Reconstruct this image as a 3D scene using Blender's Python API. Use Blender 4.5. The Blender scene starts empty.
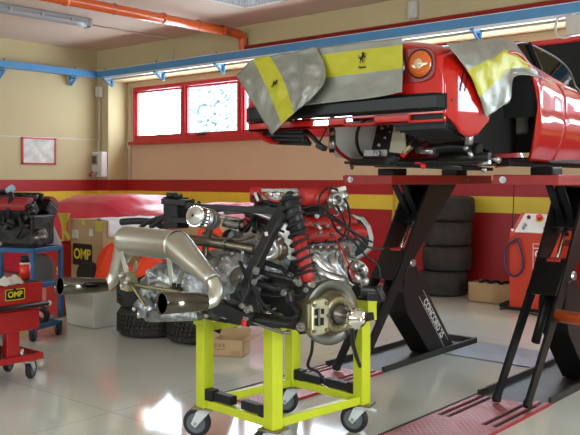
import bpy, bmesh, math, random
from mathutils import Vector, Matrix
from mathutils.noise import noise as pnoise
random.seed(7)
SC = bpy.context.scene
COL = SC.collection
V = Vector

# ---------------------------------------------------------------- camera
YAW = math.radians(40.9)
EYE = 1.6
FPX = 805.0
cd = bpy.data.cameras.new('camera'); cam = bpy.data.objects.new('camera', cd); COL.objects.link(cam)
cd.sensor_width = 36.0; cd.lens = 36.0 * FPX / 580.0
cd.shift_y = -39.5 / 580.0
cd.clip_end = 200
cam.location = (0, 0, EYE); cam.rotation_euler = (math.pi / 2, 0, YAW)
SC.camera = cam
# ---------------------------------------------------------------- light
SC.view_settings.view_transform = 'Standard'; SC.view_settings.look = 'None'
SC.view_settings.gamma = 1.0; SC.view_settings.use_curve_mapping = False
SC.view_settings.exposure = 0.1
w = bpy.data.worlds.new('sky'); SC.world = w; w.use_nodes = True
bg = w.node_tree.nodes['Background']
bg.inputs[0].default_value = (0.80, 0.91, 1.0, 1); bg.inputs[1].default_value = 17.0

def area(name, loc, rot, sx, sy, power, colr):
    d = bpy.data.lights.new(name, 'AREA'); d.shape = 'RECTANGLE'; d.size = sx; d.size_y = sy
    d.energy = power; d.color = colr
    o = bpy.data.objects.new(name, d); COL.objects.link(o); o.location = loc; o.rotation_euler = rot
    return o
# added fill behind the camera; portals guide sky light through windows and added openings
area('rear_fill_light', (-4.5, -3.95, 3.1), (math.radians(80), 0, 0), 11.0, .5, 16, (1.0, 0.95, 0.86))
for nm, loc, rot, sx, sy in (('window_portal', (-4.7, 10.16, 2.87), (math.radians(-90), 0, 0), 16.4, 1.06), ('rear_opening_portal', (-4.75, -4.0, 3.1), (math.radians(90), 0, 0), 14.5, .6), ('side_opening_portal', (4.0, 2.4, 1.5), (math.radians(90), 0, math.radians(90)), 2.0, 3.0)):
    p = area(nm, loc, rot, sx, sy, 1, (1, 1, 1)); p.data.cycles.is_portal = True

# ---------------------------------------------------------------- helpers
SN, CS = math.sin(YAW), math.cos(YAW)
def _ray(x, y):
    u = (x - 290.0) / FPX; h = (178.0 - y) / FPX
    return V((CS * u - SN, SN * u + CS, h))
def atX(x, y, X): d = _ray(x, y); t = X / d.x; return V((X, d.y * t, EYE + d.z * t))
def atY(x, y, Y): d = _ray(x, y); t = Y / d.y; return V((d.x * t, Y, EYE + d.z * t))
def atZ(x, y, z=0.0): d = _ray(x, y); t = (z - EYE) / d.z; return V((d.x * t, d.y * t, z))
def atD(x, y, D): d = _ray(x, y); return V((d.x * D, d.y * D, EYE + d.z * D))

NEWP = []
SPLIT = {'printing', 'block_bosses', 'cover_nuts', 'bell_bolts', 'shipping_label', 'flange_bolts', 'casting_boss', 'caliper_bolts', 'caliper_window', 'throttle_body', 'rod_end', 'pivot_bolt', 'metal_fitting', 'mount_knob', 'shock_bolt', 'valance_backing', 'bolt', 'clip', 'end_cap', 'rubber_mount', 'ball_joint', 'connector', 'fender_slot', 'intake_trumpet', 'label_border_', 'plug_cover', 'shift_rod', 'red_cap', 'window_handle_', 'alternator', 'black_hose', 'drop_link', 'bumper_bolt'}
class MB:
    def __init__(s): s.v = []; s.f = []; s.m = []; s.sm = []
    def add(s, vs, fs, mi=0, smooth=False):
        o = len(s.v); s.v += [V(p) for p in vs]
        for f in fs: s.f.append([i + o for i in f]); s.m.append(mi); s.sm.append(smooth)
        return s
    def box(s, c, d, mi=0, rot=None):
        hx, hy, hz = d[0] / 2, d[1] / 2, d[2] / 2; c = V(c)
        vs = [V((x, y, z)) for x in (-hx, hx) for y in (-hy, hy) for z in (-hz, hz)]
        if rot is not None: vs = [rot @ p for p in vs]
        return s.add([c + p for p in vs], [(0, 1, 3, 2), (4, 6, 7, 5), (0, 4, 5, 1), (2, 3, 7, 6), (0, 2, 6, 4), (1, 5, 7, 3)], mi)
    def bb(s, a, b, mi=0):
        a, b = V(a), V(b); return s.box((a + b) / 2, [abs(t) for t in (b - a)], mi)
    def beam(s, p, q, wd, ht, up=(0, 0, 1), mi=0, w2=None, h2=None):
        p, q = V(p), V(q); ax = (q - p).normalized(); up = V(up)
        sd = ax.cross(up)
        if sd.length < 1e-4: sd = ax.cross(V((1, 0, 0)))
        sd.normalize(); u = sd.cross(ax).normalized(); w2 = wd if w2 is None else w2; h2 = ht if h2 is None else h2
        vs = []
        for c, a, b in ((p, wd, ht), (q, w2, h2)):
            for i, j in ((-1, -1), (1, -1), (1, 1), (-1, 1)): vs.append(c + sd * (i * a / 2) + u * (j * b / 2))
        return s.add(vs, [(3, 2, 1, 0), (4, 5, 6, 7), (0, 1, 5, 4), (1, 2, 6, 5), (2, 3, 7, 6), (3, 0, 4, 7)], mi)
    def lathe(s, o, ax, prof, n=24, mi=0, closed=False, smooth=True):
        o = V(o); ax = V(ax).normalized(); a = ax.orthogonal().normalized(); b = ax.cross(a)
        vs = []; k = len(prof)
        for i in range(n):
            t = 2 * math.pi * i / n; d = a * math.cos(t) + b * math.sin(t)
            for r, h in prof: vs.append(o + ax * h + d * r)
        fs = []
        for i in range(n):
            j = (i + 1) % n
            for q in range(k if closed else k - 1):
                q2 = (q + 1) % k; fs.append((i * k + q, j * k + q, j * k + q2, i * k + q2))
        return s.add(vs, fs, mi, smooth)
    def cyl(s, p, q, r, r2=None, n=16, mi=0, cap=True, smooth=True):
        p, q = V(p), V(q); L = (q - p).length; r2 = r if r2 is None else r2
        if L < 1e-6: return s
        if cap: s.lathe(p, q - p, [(1e-4, 0), (r, 0)], n, mi, smooth=False); s.lathe(p, q - p, [(r2, L), (1e-4, L)], n, mi, smooth=False)
        return s.lathe(p, q - p, [(r, 0), (r2, L)], n, mi, smooth=smooth)
    def tube(s, pts, r, n=8, mi=0, smooth=True, k=5, cap=True):
        pts = [V(p) for p in pts]; rs = r if isinstance(r, (list, tuple)) else [r] * len(pts)
        if k > 1 and len(pts) > 2:
            P, R = [], []
            for i in range(len(pts) - 1):
                p0 = pts[max(i - 1, 0)]; p1 = pts[i]; p2 = pts[i + 1]; p3 = pts[min(i + 2, len(pts) - 1)]
                for j in range(k):
                    t = j / k
                    P.append(0.5 * ((2 * p1) + (p2 - p0) * t + (2 * p0 - 5 * p1 + 4 * p2 - p3) * t * t + (3 * p1 - p0 - 3 * p2 + p3) * t ** 3))
                    R.append(rs[i] * (1 - t) + rs[i + 1] * t)
            P.append(pts[-1]); R.append(rs[-1]); pts, rs = P, R
        vs = []; prev = None; m = len(pts)
        for i, p in enumerate(pts):
            t = (pts[min(i + 1, m - 1)] - pts[max(i - 1, 0)])
            t = t.normalized() if t.length > 1e-9 else V((0, 0, 1))
            a = t.orthogonal().normalized() if prev is None else (prev - t * prev.dot(t))
            a = a.normalized() if a.length > 1e-6 else t.orthogonal().normalized()
            prev = a; b = t.cross(a)
            for q in range(n):
                g = 2 * math.pi * q / n; vs.append(p + (a * math.cos(g) + b * math.sin(g)) * rs[i])
        fs = [(i * n + q, i * n + (q + 1) % n, (i + 1) * n + (q + 1) % n, (i + 1) * n + q) for i in range(m - 1) for q in range(n)]
        s.add(vs, fs, mi, smooth)
        if cap: s.add(vs[:n], [tuple(range(n))], mi); s.add(vs[-n:], [tuple(range(n))], mi)
        return s
    def prism(s, poly, vec, mi=0, mside=None):
        poly = [V(p) for p in poly]; vec = V(vec); n = len(poly)
        s.add(poly + [p + vec for p in poly], [tuple(range(n)), tuple(range(2 * n - 1, n - 1, -1))], mi)
        return s.add(poly + [p + vec for p in poly], [(i, (i + 1) % n, (i + 1) % n + n, i + n) for i in range(n)], mi if mside is None else mside)
    def grid(s, fn, nu, nv, mi=0, smooth=True, mfn=None, skip=None):
        vs = [V(fn(i / nu, j / nv)) for i in range(nu + 1) for j in range(nv + 1)]
        o = len(s.v); s.v += vs
        for i in range(nu):
            for j in range(nv):
                if skip and skip(i / nu, j / nv): continue
                a = i * (nv + 1) + j
                s.f.append([o + a, o + a + 1, o + a + nv + 2, o + a + nv + 1])
                s.m.append(mfn((i + .5) / nu, (j + .5) / nv) if mfn else mi); s.sm.append(smooth)
        return s
    def ball(s, c, r, n=12, sc=(1, 1, 1), mi=0):
        c = V(c); vs = []; m = max(4, n // 2)
        for i in range(m + 1):
            t = math.pi * i / m
            for j in range(n):
                g = 2 * math.pi * j / n
                vs.append(c + V((math.sin(t) * math.cos(g) * sc[0], math.sin(t) * math.sin(g) * sc[1], math.cos(t) * sc[2])) * r)
        return s.add(vs, [(i * n + j, i * n + (j + 1) % n, (i + 1) * n + (j + 1) % n, (i + 1) * n + j) for i in range(m) for j in range(n)], mi, True)
    def torus(s, c, ax, R, r, n=28, m=8, mi=0):
        return s.lathe(c, ax, [(R + r * math.cos(2 * math.pi * k / m), r * math.sin(2 * math.pi * k / m)) for k in range(m)], n, mi, True)
    def split(s, name, mat, parent, *a):
        """separate pieces become separate parts"""
        key = {}; ids = []
        for p in s.v: ids.append(key.setdefault((round(p.x, 5), round(p.y, 5), round(p.z, 5)), len(key)))
        par = list(range(len(key)))
        def find(i):
            while par[i] != i: par[i] = par[par[i]]; i = par[i]
            return i
        for f in s.f:
            for i in f[1:]: par[find(ids[i])] = find(ids[f[0]])
        groups = {}
        for k, f in enumerate(s.f): groups.setdefault(find(ids[f[0]]), []).append(k)
        o = None
        for g in groups.values():
            q = MB(); q.nosplit = True; mp = {}
            for k in g:
                q.f.append([mp.setdefault(i, len(mp)) for i in s.f[k]]); q.m.append(s.m[k]); q.sm.append(s.sm[k])
            q.v = [s.v[i] for i in mp]; o = q.build(name, mat, parent, *a)
        return o
    def build(s, name, mat, parent=None, bevel=0, seg=2, solid=0, sub=0, recalc=True, base=False):
        if not s.v: raise ValueError(name)
        xs = [p.x for p in s.v]; ys = [p.y for p in s.v]; zs = [p.z for p in s.v]
        if name in SPLIT and not getattr(s, 'nosplit', False):
            return s.split(name, mat, parent, bevel, seg, solid, sub, recalc, base)
        c = V(((min(xs) + max(xs)) / 2, (min(ys) + max(ys)) / 2, min(zs) if base else (min(zs) + max(zs)) / 2))
        me = bpy.data.meshes.new(name); me.from_pydata([p - c for p in s.v], [], s.f)
        mats = mat if isinstance(mat, (list, tuple)) else [mat]
        for m in mats: me.materials.append(m)
        for p, mi, sm in zip(me.polygons, s.m, s.sm): p.material_index = mi; p.use_smooth = sm
        bm = bmesh.new(); bm.from_mesh(me)
        bmesh.ops.remove_doubles(bm, verts=bm.verts, dist=2e-5)
        if recalc: bmesh.ops.recalc_face_normals(bm, faces=bm.faces)
        bm.to_mesh(me); bm.free()
        o = bpy.data.objects.new(name, me); COL.objects.link(o); o.location = c
        if parent is not None:
            o.parent = parent; o.location = c - worldloc(parent)
        if solid: md = o.modifiers.new('solid', 'SOLIDIFY'); md.thickness = abs(solid); md.offset = 0 if solid > 0 else -1
        if sub: md = o.modifiers.new('sub', 'SUBSURF'); md.levels = sub; md.render_levels = sub
        if bevel:
            md = o.modifiers.new('bevel', 'BEVEL'); md.width = bevel; md.segments = seg; md.limit_method = 'ANGLE'; md.angle_limit = math.radians(38)
            md.harden_normals = False
        return o
def worldloc(o):
    l = o.location.copy(); p = o.parent
    while p is not None: l += p.location; p = p.parent
    return l
def tag(o, label=None, cat=None, group=None, kind=None):
    if label: o['label'] = label
    if cat: o['category'] = cat
    if group: o['group'] = group
    if kind: o['kind'] = kind
    return o
def thing(name, loc, label, cat, group=None, rz=0.0):
    o = bpy.data.objects.new(name, None); COL.objects.link(o); o.location = loc; o.rotation_euler = (0, 0, rz); o.empty_display_size = .1
    return tag(o, label, cat, group)
def copy_tree(o, parent=None):
    c = o.copy(); COL.objects.link(c)
    if parent is not None: c.parent = parent
    for ch in [x for x in bpy.data.objects if x.parent == o]: copy_tree(ch, c)
    return c
def text(name, body, origin, right, up, size, mat, parent=None, extrude=.0012, sx=1.0):
    cu = bpy.data.curves.new(name, 'FONT'); cu.body = body; cu.size = size; cu.extrude = extrude; cu.align_x = 'CENTER'; cu.align_y = 'CENTER'
    cu.offset = size * .022
    o = bpy.data.objects.new(name + '_tmp', cu); COL.objects.link(o)
    bpy.context.view_layer.update()
    me = bpy.data.meshes.new_from_object(o.evaluated_get(bpy.context.evaluated_depsgraph_get()))
    bpy.data.objects.remove(o)
    r = V(right).normalized(); u = V(up); u = (u - r * u.dot(r)).normalized(); nrm = r.cross(u)
    for vtx in me.vertices: vtx.co = r * vtx.co.x * sx + u * vtx.co.y + nrm * vtx.co.z
    me.materials.clear(); me.materials.append(mat); me.name = name
    ob = bpy.data.objects.new(name, me); COL.objects.link(ob); ob.location = V(origin)
    if parent is not None: ob.parent = parent; ob.location = V(origin) - worldloc(parent)
    return ob

# ---------------------------------------------------------------- materials
def mat(name, c, rough=.5, metal=0.0, coat=0.0, var=0.0, vscale=4.0, bump=0.0, bscale=60.0, c2=None, spec=None, rvar=0.0, alpha=None, trans=0.0, stretch=None):
    m = bpy.data.materials.new(name); m.use_nodes = True; nt = m.node_tree; N = nt.nodes; L = nt.links; b = N['Principled BSDF']
    b.inputs['Base Color'].default_value = (*c, 1); b.inputs['Roughness'].default_value = rough; b.inputs['Metallic'].default_value = metal
    if coat: b.inputs['Coat Weight'].default_value = coat; b.inputs['Coat Roughness'].default_value = .05
    if spec is not None: b.inputs['Specular IOR Level'].default_value = spec
    if trans: b.inputs['Transmission Weight'].default_value = trans
    tc = N.new('ShaderNodeTexCoord'); src = tc.outputs['Object']
    if stretch:
        mp = N.new('ShaderNodeMapping'); mp.inputs['Scale'].default_value = stretch; L.new(src, mp.inputs[0]); src = mp.outputs[0]
    if var or c2:
        n = N.new('ShaderNodeTexNoise'); n.inputs['Scale'].default_value = vscale; n.inputs['Detail'].default_value = 5; L.new(src, n.inputs['Vector'])
        r = N.new('ShaderNodeValToRGB'); r.color_ramp.elements[0].position = .3; r.color_ramp.elements[1].position = .7
        d = c2 if c2 else tuple(max(0, x * (1 - var)) for x in c)
        r.color_ramp.elements[0].color = (*d, 1); r.color_ramp.elements[1].color = (*c, 1)
        L.new(n.outputs['Fac'], r.inputs[0]); L.new(r.outputs[0], b.inputs['Base Color'])
        if rvar:
            mr = N.new('ShaderNodeMapRange'); mr.inputs[3].default_value = max(.02, rough - rvar); mr.inputs[4].default_value = min(1, rough + rvar)
            L.new(n.outputs['Fac'], mr.inputs[0]); L.new(mr.outputs[0], b.inputs['Roughness'])
    if bump:
        n2 = N.new('ShaderNodeTexNoise'); n2.inputs['Scale'].default_value = bscale; n2.inputs['Detail'].default_value = 4; L.new(src, n2.inputs['Vector'])
        bp = N.new('ShaderNodeBump'); bp.inputs['Strength'].default_value = bump; bp.inputs['Distance'].default_value = .01
        L.new(n2.outputs['Fac'], bp.inputs['Height']); L.new(bp.outputs[0], b.inputs['Normal'])
    return m
M = dict(
 cream=mat('cream_wall', (.56, .47, .26), .8, var=.06, vscale=1.2, bump=.1, bscale=90),
 peach=mat('cream_wall_recess', (.68, .50, .31), .8, var=.05, vscale=1.2, bump=.1, bscale=90),
 crimson=mat('crimson_wall_paint', (.40, .012, .016), .42, var=.08, vscale=2),
 yellowband=mat('yellow_wall_paint', (.80, .60, .05), .45, var=.05, vscale=2),
 ceil=mat('ceiling_paint', (.66, .56, .45), .85, var=.06, vscale=.9),
 redframe=mat('red_frame_paint', (.50, .012, .02), .35),
 sill=mat('pale_sill', (.62, .6, .55), .4),
 blue=mat('blue_paint', (.08, .27, .52), .4, var=.1),
 bluecart=mat('blue_trolley_paint', (.018, .105, .25), .4, var=.3, vscale=9),
 galv=mat('galvanised', (.72, .74, .76), .3, .3),  # also the painted lit underside of the blue rail
 orange=mat('orange_pipe', (.66, .11, .018), .28, coat=.4),
 grey=mat('grey_plastic', (.33, .34, .34), .5), lgrey=mat('light_grey_plastic', (.6, .58, .52), .5), white=mat('white_plastic', (.8, .8, .78), .45),
 paper=mat('paper', (.75, .75, .68), .7, vscale=7, c2=(.50, .50, .44)),
 red=mat('red_car_paint', (.50, .006, .003), .5, coat=1.0, spec=.2), redb=mat('red_enamel', (.46, .012, .010), .32, coat=.25, var=.1),
 redlift=mat('red_lift_paint', (.36, .012, .008), .45, var=.2, vscale=8), redconsole=mat('red_orange_console', (.62, .045, .012), .38),
 redsat=mat('red_crackle_paint', (.38, .012, .008), .45, bump=.25, bscale=220), redtool=mat('red_tool_paint', (.42, .010, .012), .3, coat=.2),
 cloth=mat('red_cloth', (.80, .055, .012), .85), cover=mat('crimson_cover', (.64, .03, .07), .36, var=.12, vscale=5, bump=.2, bscale=9),
 blk=mat('black_plastic', (.010, .010, .011), .5, spec=.3), blkg=mat('black_gloss', (.008, .008, .008), .38, spec=.3), blkm=mat('black_metal', (.012, .012, .012), .42, 0, var=.3, vscale=12, spec=.35),
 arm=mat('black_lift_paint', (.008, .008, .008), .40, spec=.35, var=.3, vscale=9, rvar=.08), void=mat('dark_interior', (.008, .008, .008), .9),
 rub=mat('tyre_rubber', (.022, .020, .018), .75, c2=(.040, .036, .031), vscale=7, bump=.4, bscale=45),
 slick=mat('worn_slick_rubber', (.040, .033, .027), .8, c2=(.018, .016, .014), vscale=9, bump=.5, bscale=30),
 chrome=mat('chrome', (.85, .84, .82), .07, 1.0), steel=mat('brushed_steel', (.46, .46, .45), .36, 1.0), dsteel=mat('dark_steel', (.20, .19, .18), .35, 1.0),
 alu=mat('cast_aluminium', (.52, .54, .56), .36, .9, c2=(.16, .17, .18), vscale=18, bump=1.0, bscale=38), alub=mat('bright_aluminium', (.66, .66, .65), .33, 1.0, bump=.2, bscale=40),
 muf=mat('satin_muffler_steel', (.66, .65, .59), .38, 1.0, c2=(.58, .57, .51), vscale=3, rvar=.04), pipe=mat('polished_exhaust_pipe', (.17, .155, .14), .14, 1.0, c2=(.10, .09, .08), vscale=5),
 burnt=mat('tarnished_exhaust', (.24, .20, .15), .38, 1.0, c2=(.16, .13, .10), vscale=9),
 caligold=mat('caliper_gold', (.50, .45, .29), .40, .8, c2=(.38, .34, .21), vscale=10), gold=mat('gold_passivated', (.28, .24, .13), .42, .85, c2=(.18, .15, .085), vscale=12), disc=mat('brake_disc_iron', (.21, .20, .17), .42, 1.0, c2=(.13, .13, .11), vscale=9),
 lime=mat('lime_cart_paint', (.60, .66, .02), .38, var=.08, vscale=6), card=mat('cardboard', (.46, .30, .15), .8, var=.1, vscale=5), cardd=mat('cardboard_inside', (.30, .19, .10), .85),
 bin=mat('beige_plastic_bin', (.55, .54, .45), .35), wrap=mat('white_wrap', (.78, .76, .78), .5, bump=.4, bscale=60),
 silver=mat('silver_vinyl', (.32, .32, .28), .42, .45, c2=(.25, .25, .21), vscale=5, bump=.35, bscale=16), vyel=mat('yellow_vinyl', (.46, .43, .02), .5, .1, bump=.35, bscale=16),
 yellow=mat('yellow_print', (.78, .62, .02), .5), ochre=mat('ochre_paint', (.55, .34, .03), .5), olive=mat('beige_bracket', (.42, .37, .25), .5),
 amber=mat('amber_lens', (.55, .10, .008), .12, coat=1), lens=mat('clear_lens', (.55, .42, .25), .1, coat=1), dred=mat('dark_red_lens', (.13, .006, .005), .12, coat=1),
 tank=mat('pale_grey_tank', (.40, .40, .37), .45, var=.1), checkr=None, checkg=None,
 rim=mat('caster_hub', (.16, .18, .20), .4, .4), tread=mat('caster_tyre', (.015, .015, .017), .6), signal=mat('red_switch', (.6, .01, .01), .4),
 green=mat('green_leaf', (.26, .30, .30), .7, c2=(.20, .24, .24), vscale=3), bark=mat('bark', (.12, .08, .05), .9),
 trayg=mat('dark_tray_steel', (.055, .053, .048), .45, .4, var=.4, vscale=6),
)
def checker(name, c, c2, rough):
    m = mat(name, c, rough, .2, c2=c2, vscale=3); nt = m.node_tree; N, L = nt.nodes, nt.links
    tc = N.new('ShaderNodeTexCoord'); mp = N.new('ShaderNodeMapping'); mp.inputs['Rotation'].default_value = (0, 0, math.radians(45)); mp.inputs['Scale'].default_value = (30, 30, 30)
    ck = N.new('ShaderNodeTexVoronoi'); ck.inputs['Scale'].default_value = 1.0; ck.inputs['Randomness'].default_value = 0.0
    L.new(tc.outputs['Object'], mp.inputs[0]); L.new(mp.outputs[0], ck.inputs['Vector'])
    bp = N.new('ShaderNodeBump'); bp.inputs['Strength'].default_value = .8; bp.inputs['Distance'].default_value = .006; bp.invert = True
    L.new(ck.outputs['Distance'], bp.inputs['Height']); L.new(bp.outputs[0], N['Principled BSDF'].inputs['Normal'])
    return m
M['checkr'] = checker('red_tread_plate', (.36, .06, .06), (.42, .15, .15), .38)
M['checkg'] = checker('grey_tread_plate', (.22, .24, .28), (.17, .19, .22), .35)
def floor_mat():
    m = mat('glossy_resin_floor', (.64, .655, .59), .12, c2=(.57, .58, .505), vscale=.8, spec=.65)
    nt = m.node_tree; N, L = nt.nodes, nt.links; b = N['Principled BSDF']
    old = b.inputs['Base Color'].links[0].from_socket
    g = N.new('ShaderNodeNewGeometry'); sp = N.new('ShaderNodeSeparateXYZ'); L.new(g.outputs['Position'], sp.inputs[0])
    def line(sock, off, per):
        a = N.new('ShaderNodeMath'); a.operation = 'ADD'; a.inputs[1].default_value = off; L.new(sock, a.inputs[0])
        p = N.new('ShaderNodeMath'); p.operation = 'PINGPONG'; p.inputs[1].default_value = per / 2; L.new(a.outputs[0], p.inputs[0])
        c = N.new('ShaderNodeMath'); c.operation = 'LESS_THAN'; c.inputs[1].default_value = .004; L.new(p.outputs[0], c.inputs[0]); return c.outputs[0]
    mx = N.new('ShaderNodeMath'); mx.operation = 'MAXIMUM'; L.new(line(sp.outputs[0], 4.52, 4.0), mx.inputs[0]); L.new(line(sp.outputs[1], -3.36, 4.0), mx.inputs[1])
    sc = N.new('ShaderNodeMath'); sc.operation = 'MULTIPLY'; sc.inputs[1].default_value = .45; L.new(mx.outputs[0], sc.inputs[0])
    mc = N.new('ShaderNodeMixRGB'); mc.inputs[2].default_value = (.16, .14, .11, 1); L.new(sc.outputs[0], mc.inputs[0]); L.new(old, mc.inputs[1]); L.new(mc.outputs[0], b.inputs['Base Color'])
    n = N.new('ShaderNodeTexNoise'); n.inputs['Scale'].default_value = 1.7; n.inputs['Detail'].default_value = 6; L.new(g.outputs['Position'], n.inputs['Vector'])
    mr = N.new('ShaderNodeMapRange'); mr.inputs[3].default_value = .03; mr.inputs[4].default_value = .13; L.new(n.outputs['Fac'], mr.inputs[0]); L.new(mr.outputs[0], b.inputs['Roughness'])
    n2 = N.new('ShaderNodeTexNoise'); n2.inputs['Scale'].default_value = 2.2; n2.inputs['Detail'].default_value = 2; L.new(g.outputs['Position'], n2.inputs['Vector'])
    bp = N.new('ShaderNodeBump'); bp.inputs['Strength'].default_value = .12; bp.inputs['Distance'].default_value = .01; L.new(n2.outputs['Fac'], bp.inputs['Height']); L.new(bp.outputs[0], b.inputs['Normal'])
    return m
M['floor'] = floor_mat()
def glass_mat(name, tint, gl=.12):
    m = bpy.data.materials.new(name); m.use_nodes = True; nt = m.node_tree; N, L = nt.nodes, nt.links; N.remove(N['Principled BSDF'])
    t = N.new('ShaderNodeBsdfTransparent'); t.inputs[0].default_value = (*tint, 1); g = N.new('ShaderNodeBsdfGlossy'); g.inputs['Roughness'].default_value = .03
    x = N.new('ShaderNodeMixShader'); x.inputs[0].default_value = gl
    L.new(t.outputs[0], x.inputs[1]); L.new(g.outputs[0], x.inputs[2]); L.new(x.outputs[0], N['Material Output'].inputs[0]); return m
M['pane'] = glass_mat('window_glass', (.96, .98, 1)); M['cglass'] = glass_mat('tinted_car_glass', (.42, .50, .47))
# ---------------------------------------------------------------- the room
CEIL = 4.15; XL = -13.55; YW = 10.19; YF = 9.71; XR = 4.0; YB = -4.0; XP = -13.18
BANDS = [(0, 1.122, 'crimson'), (1.122, 1.345, 'yellowband'), (1.345, 1.568, 'crimson')]
def struct(o): o['kind'] = 'structure'; return o
struct(MB().bb((XL - .2, YB - .2, -.2), (XR + .2, YW + .35, 0)).build('floor', M['floor']))
struct(MB().bb((XL - .2, YB - .2, CEIL), (XR + .2, YW + .35, CEIL + .2)).build('ceiling', M['ceil']))
def banded(name, a, b, top, matname, extra=None):
    m = MB(); mats = [M['crimson'], M['yellowband'], M[matname]]
    for z0, z1, k in BANDS: m.bb((a[0], a[1], z0), (b[0], b[1], z1), 1 if k == 'yellowband' else 0)
    m.bb((a[0], a[1], 1.568), (b[0], b[1], top), 2)
    if extra: extra(m)
    return struct(m.build(name, mats))
banded('wall_left', (XL - .2, YB), (XL, YW + .3), CEIL, 'cream')
WX0, WX1, WZ0, WZ1 = -12.98, 3.52, 2.33, 3.41
def ww(m):
    m.bb((WX0, YW, WZ0), (WX0, YW, WZ0))if 0 else None
    m.bb((XP, YW, WZ0), (WX0, YW + .3, WZ1), 2); m.bb((WX1, YW, WZ0), (XR, YW + .3, WZ1), 2)
    m.bb((XP, YW, WZ1), (XR, YW + .3, 3.60), 2)
banded('wall_window', (XP, YW), (XR, YW + .3), WZ0, 'peach', ww)
banded('wall_corner_pier', (XL, YF), (XP, YW + .3), 3.525, 'cream')
struct(MB().bb((XL, YF, 3.525), (XR, YW + .3, CEIL)).build('wall_upper_fascia', M['cream']))
# unseen walls behind the viewer, their openings added to let in fill light
m = MB(); m.bb((XL, YB - .2, 0), (XR, YB, 2.8)); m.bb((XL, YB - .2, 3.4), (XR, YB, CEIL)); m.bb((XL, YB - .2, 2.8), (-12, YB, 3.4)); m.bb((2.5, YB - .2, 2.8), (XR, YB, 3.4)); struct(m.build('wall_back', M['cream']))
m = MB(); m.bb((XR, YB, 0), (XR + .2, 1.4, CEIL)); m.bb((XR, 3.4, 0), (XR + .2, YW, CEIL)); m.bb((XR, 1.4, 3.0), (XR + .2, 3.4, CEIL)); struct(m.build('wall_right', M['cream']))
# shallow downstand band and cable trims
struct(MB().bb((XL, YB, 2.36), (XL + .006, YF, 2.375)).build('trim_1', M['lgrey']))
# ribbon of windows
nb = 11; bw = (WX1 - WX0) / nb
for i in range(nb):
    x0 = WX0 + i * bw; x1 = x0 + bw
    r = bpy.data.objects.new('window_%d' % (i + 1), None); COL.objects.link(r); r.location = (x0 + bw / 2, YW, WZ0); r['kind'] = 'structure'
    m = MB(); f = .075
    for a, b, c, d in ((x0, x1, WZ0, WZ0 + f), (x0, x1, WZ1 - f, WZ1), (x0, x0 + f * .75, WZ0 + f, WZ1 - f), (x1 - f * .75, x1, WZ0 + f, WZ1 - f)):
        m.bb((a, YW - .03, c), (b, YW + .09, d))
    m.build('window_frame', M['redframe'], r, bevel=.006)
    m = MB(); s0, s1, z0, z1 = x0 + .06, x1 - .06, WZ0 + .08, WZ1 - .08; f = .035
    for a, b, c, d in ((s0, s1, z0, z0 + f), (s0, s1, z1 - f, z1), (s0, s0 + f, z0 + f, z1 - f), (s1 - f, s1, z0 + f, z1 - f)): m.bb((a, YW + .0, c), (b, YW + .05, d))
    m.build('sash', M['redframe'], r, bevel=.004)
    MB().bb((s0 + .03, YW + .02, z0 + .03), (s1 - .03, YW + .026, z1 - .03)).build('pane', M['pane'], r)
    if i in (1, 3, 5):
        h = MB(); cx = x0 + .42; h.bb((cx, YW - .06, z0 - .02), (cx + .2, YW - .03, z0 + .02)); h.beam((cx + .1, YW - .05, z0 + .01), (cx + .26, YW - .09, z0 + .015), .03, .02); h.build('window_handle', M['blk'], r, bevel=.004)
m = MB(); m.bb((WX0 - .05, YW - .10, WZ0 - .045), (WX1 + .05, YW, WZ0 - .012), 0); m.bb((WX0 - .05, YW - .115, WZ0 - .07), (WX1 + .05, YW - .10, WZ0 - .005), 1)
struct(m.build('trim_2', [M['sill'], M['redframe']]))
# trees outside the windows (seen through the second pane onwards)
def tree(x, y, h, r, label):
    t = thing('tree', (x, y, 0), label, 'tree')
    MB().tube([(x, y, 0), (x + .1, y, h * .5), (x, y + .1, h * .8)], [.16, .12, .05]).build('trunk', M['bark'], t)
    m = MB(); rnd = random.Random(int(x * 10))
    for k in range(3000):
        d = V((rnd.gauss(0, 1), rnd.gauss(0, 1), rnd.gauss(0, .8))); d = d.normalized() * r * (rnd.random() ** .4)
        c = V((x, y, h)) + d; a = V((rnd.gauss(0, 1), rnd.gauss(0, 1), rnd.gauss(0, 1))).normalized() * .10; b = a.orthogonal().normalized() * .07
        m.add([c - a, c + b, c + a, c - b], [(0, 1, 2, 3)])
    m.build('crown', M['green'], t)
tree(-18.0, 17.5, 3.7, 1.5, 'leafy green tree outside behind the second window pane from the corner')

# ---------------------------------------------------------------- rails, pipes, lamps
RY, RZ0, RZ1 = 9.50, 3.575, 3.70
t = thing('cable_rail', (-8, RY, RZ0), 'blue overhead rail running high along the window wall', 'rail')
m = MB(); m.bb((XL + .32, RY - .02, RZ0), (XR, RY, RZ1)); m.bb((XL + .32, RY, RZ1 - .01), (XR, RY + .08, RZ1)); m.bb((XL + .32, RY, RZ0), (XR, RY + .08, RZ0 + .01)); m.build('channel', M['blue'], t)
m = MB(); m.bb((XL + .5, RY - .015, RZ0 - .045), (XR, RY + .06, RZ0 - .002)); m.build('lit_underside', M['galv'], t)  # whitish strip paints the light on the underside of the blue channel
MB().bb((XL + .32, RY - .024, RZ1 - .006), (XR, RY - .0, RZ1 + .004)).build('top_lip', M['galv'], t)
t = thing('cable_rail', (XL + .3, 4, RZ0), 'blue overhead rail along the wall with the framed map', 'rail')
m = MB(); m.bb((XL + .28, YB, RZ0), (XL + .30, RY, RZ1)); m.bb((XL + .2, YB, RZ1 - .01), (XL + .28, RY, RZ1)); m.bb((XL + .2, YB, RZ0), (XL + .28, RY, RZ0 + .01)); m.build('channel', M['blue'], t)
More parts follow.
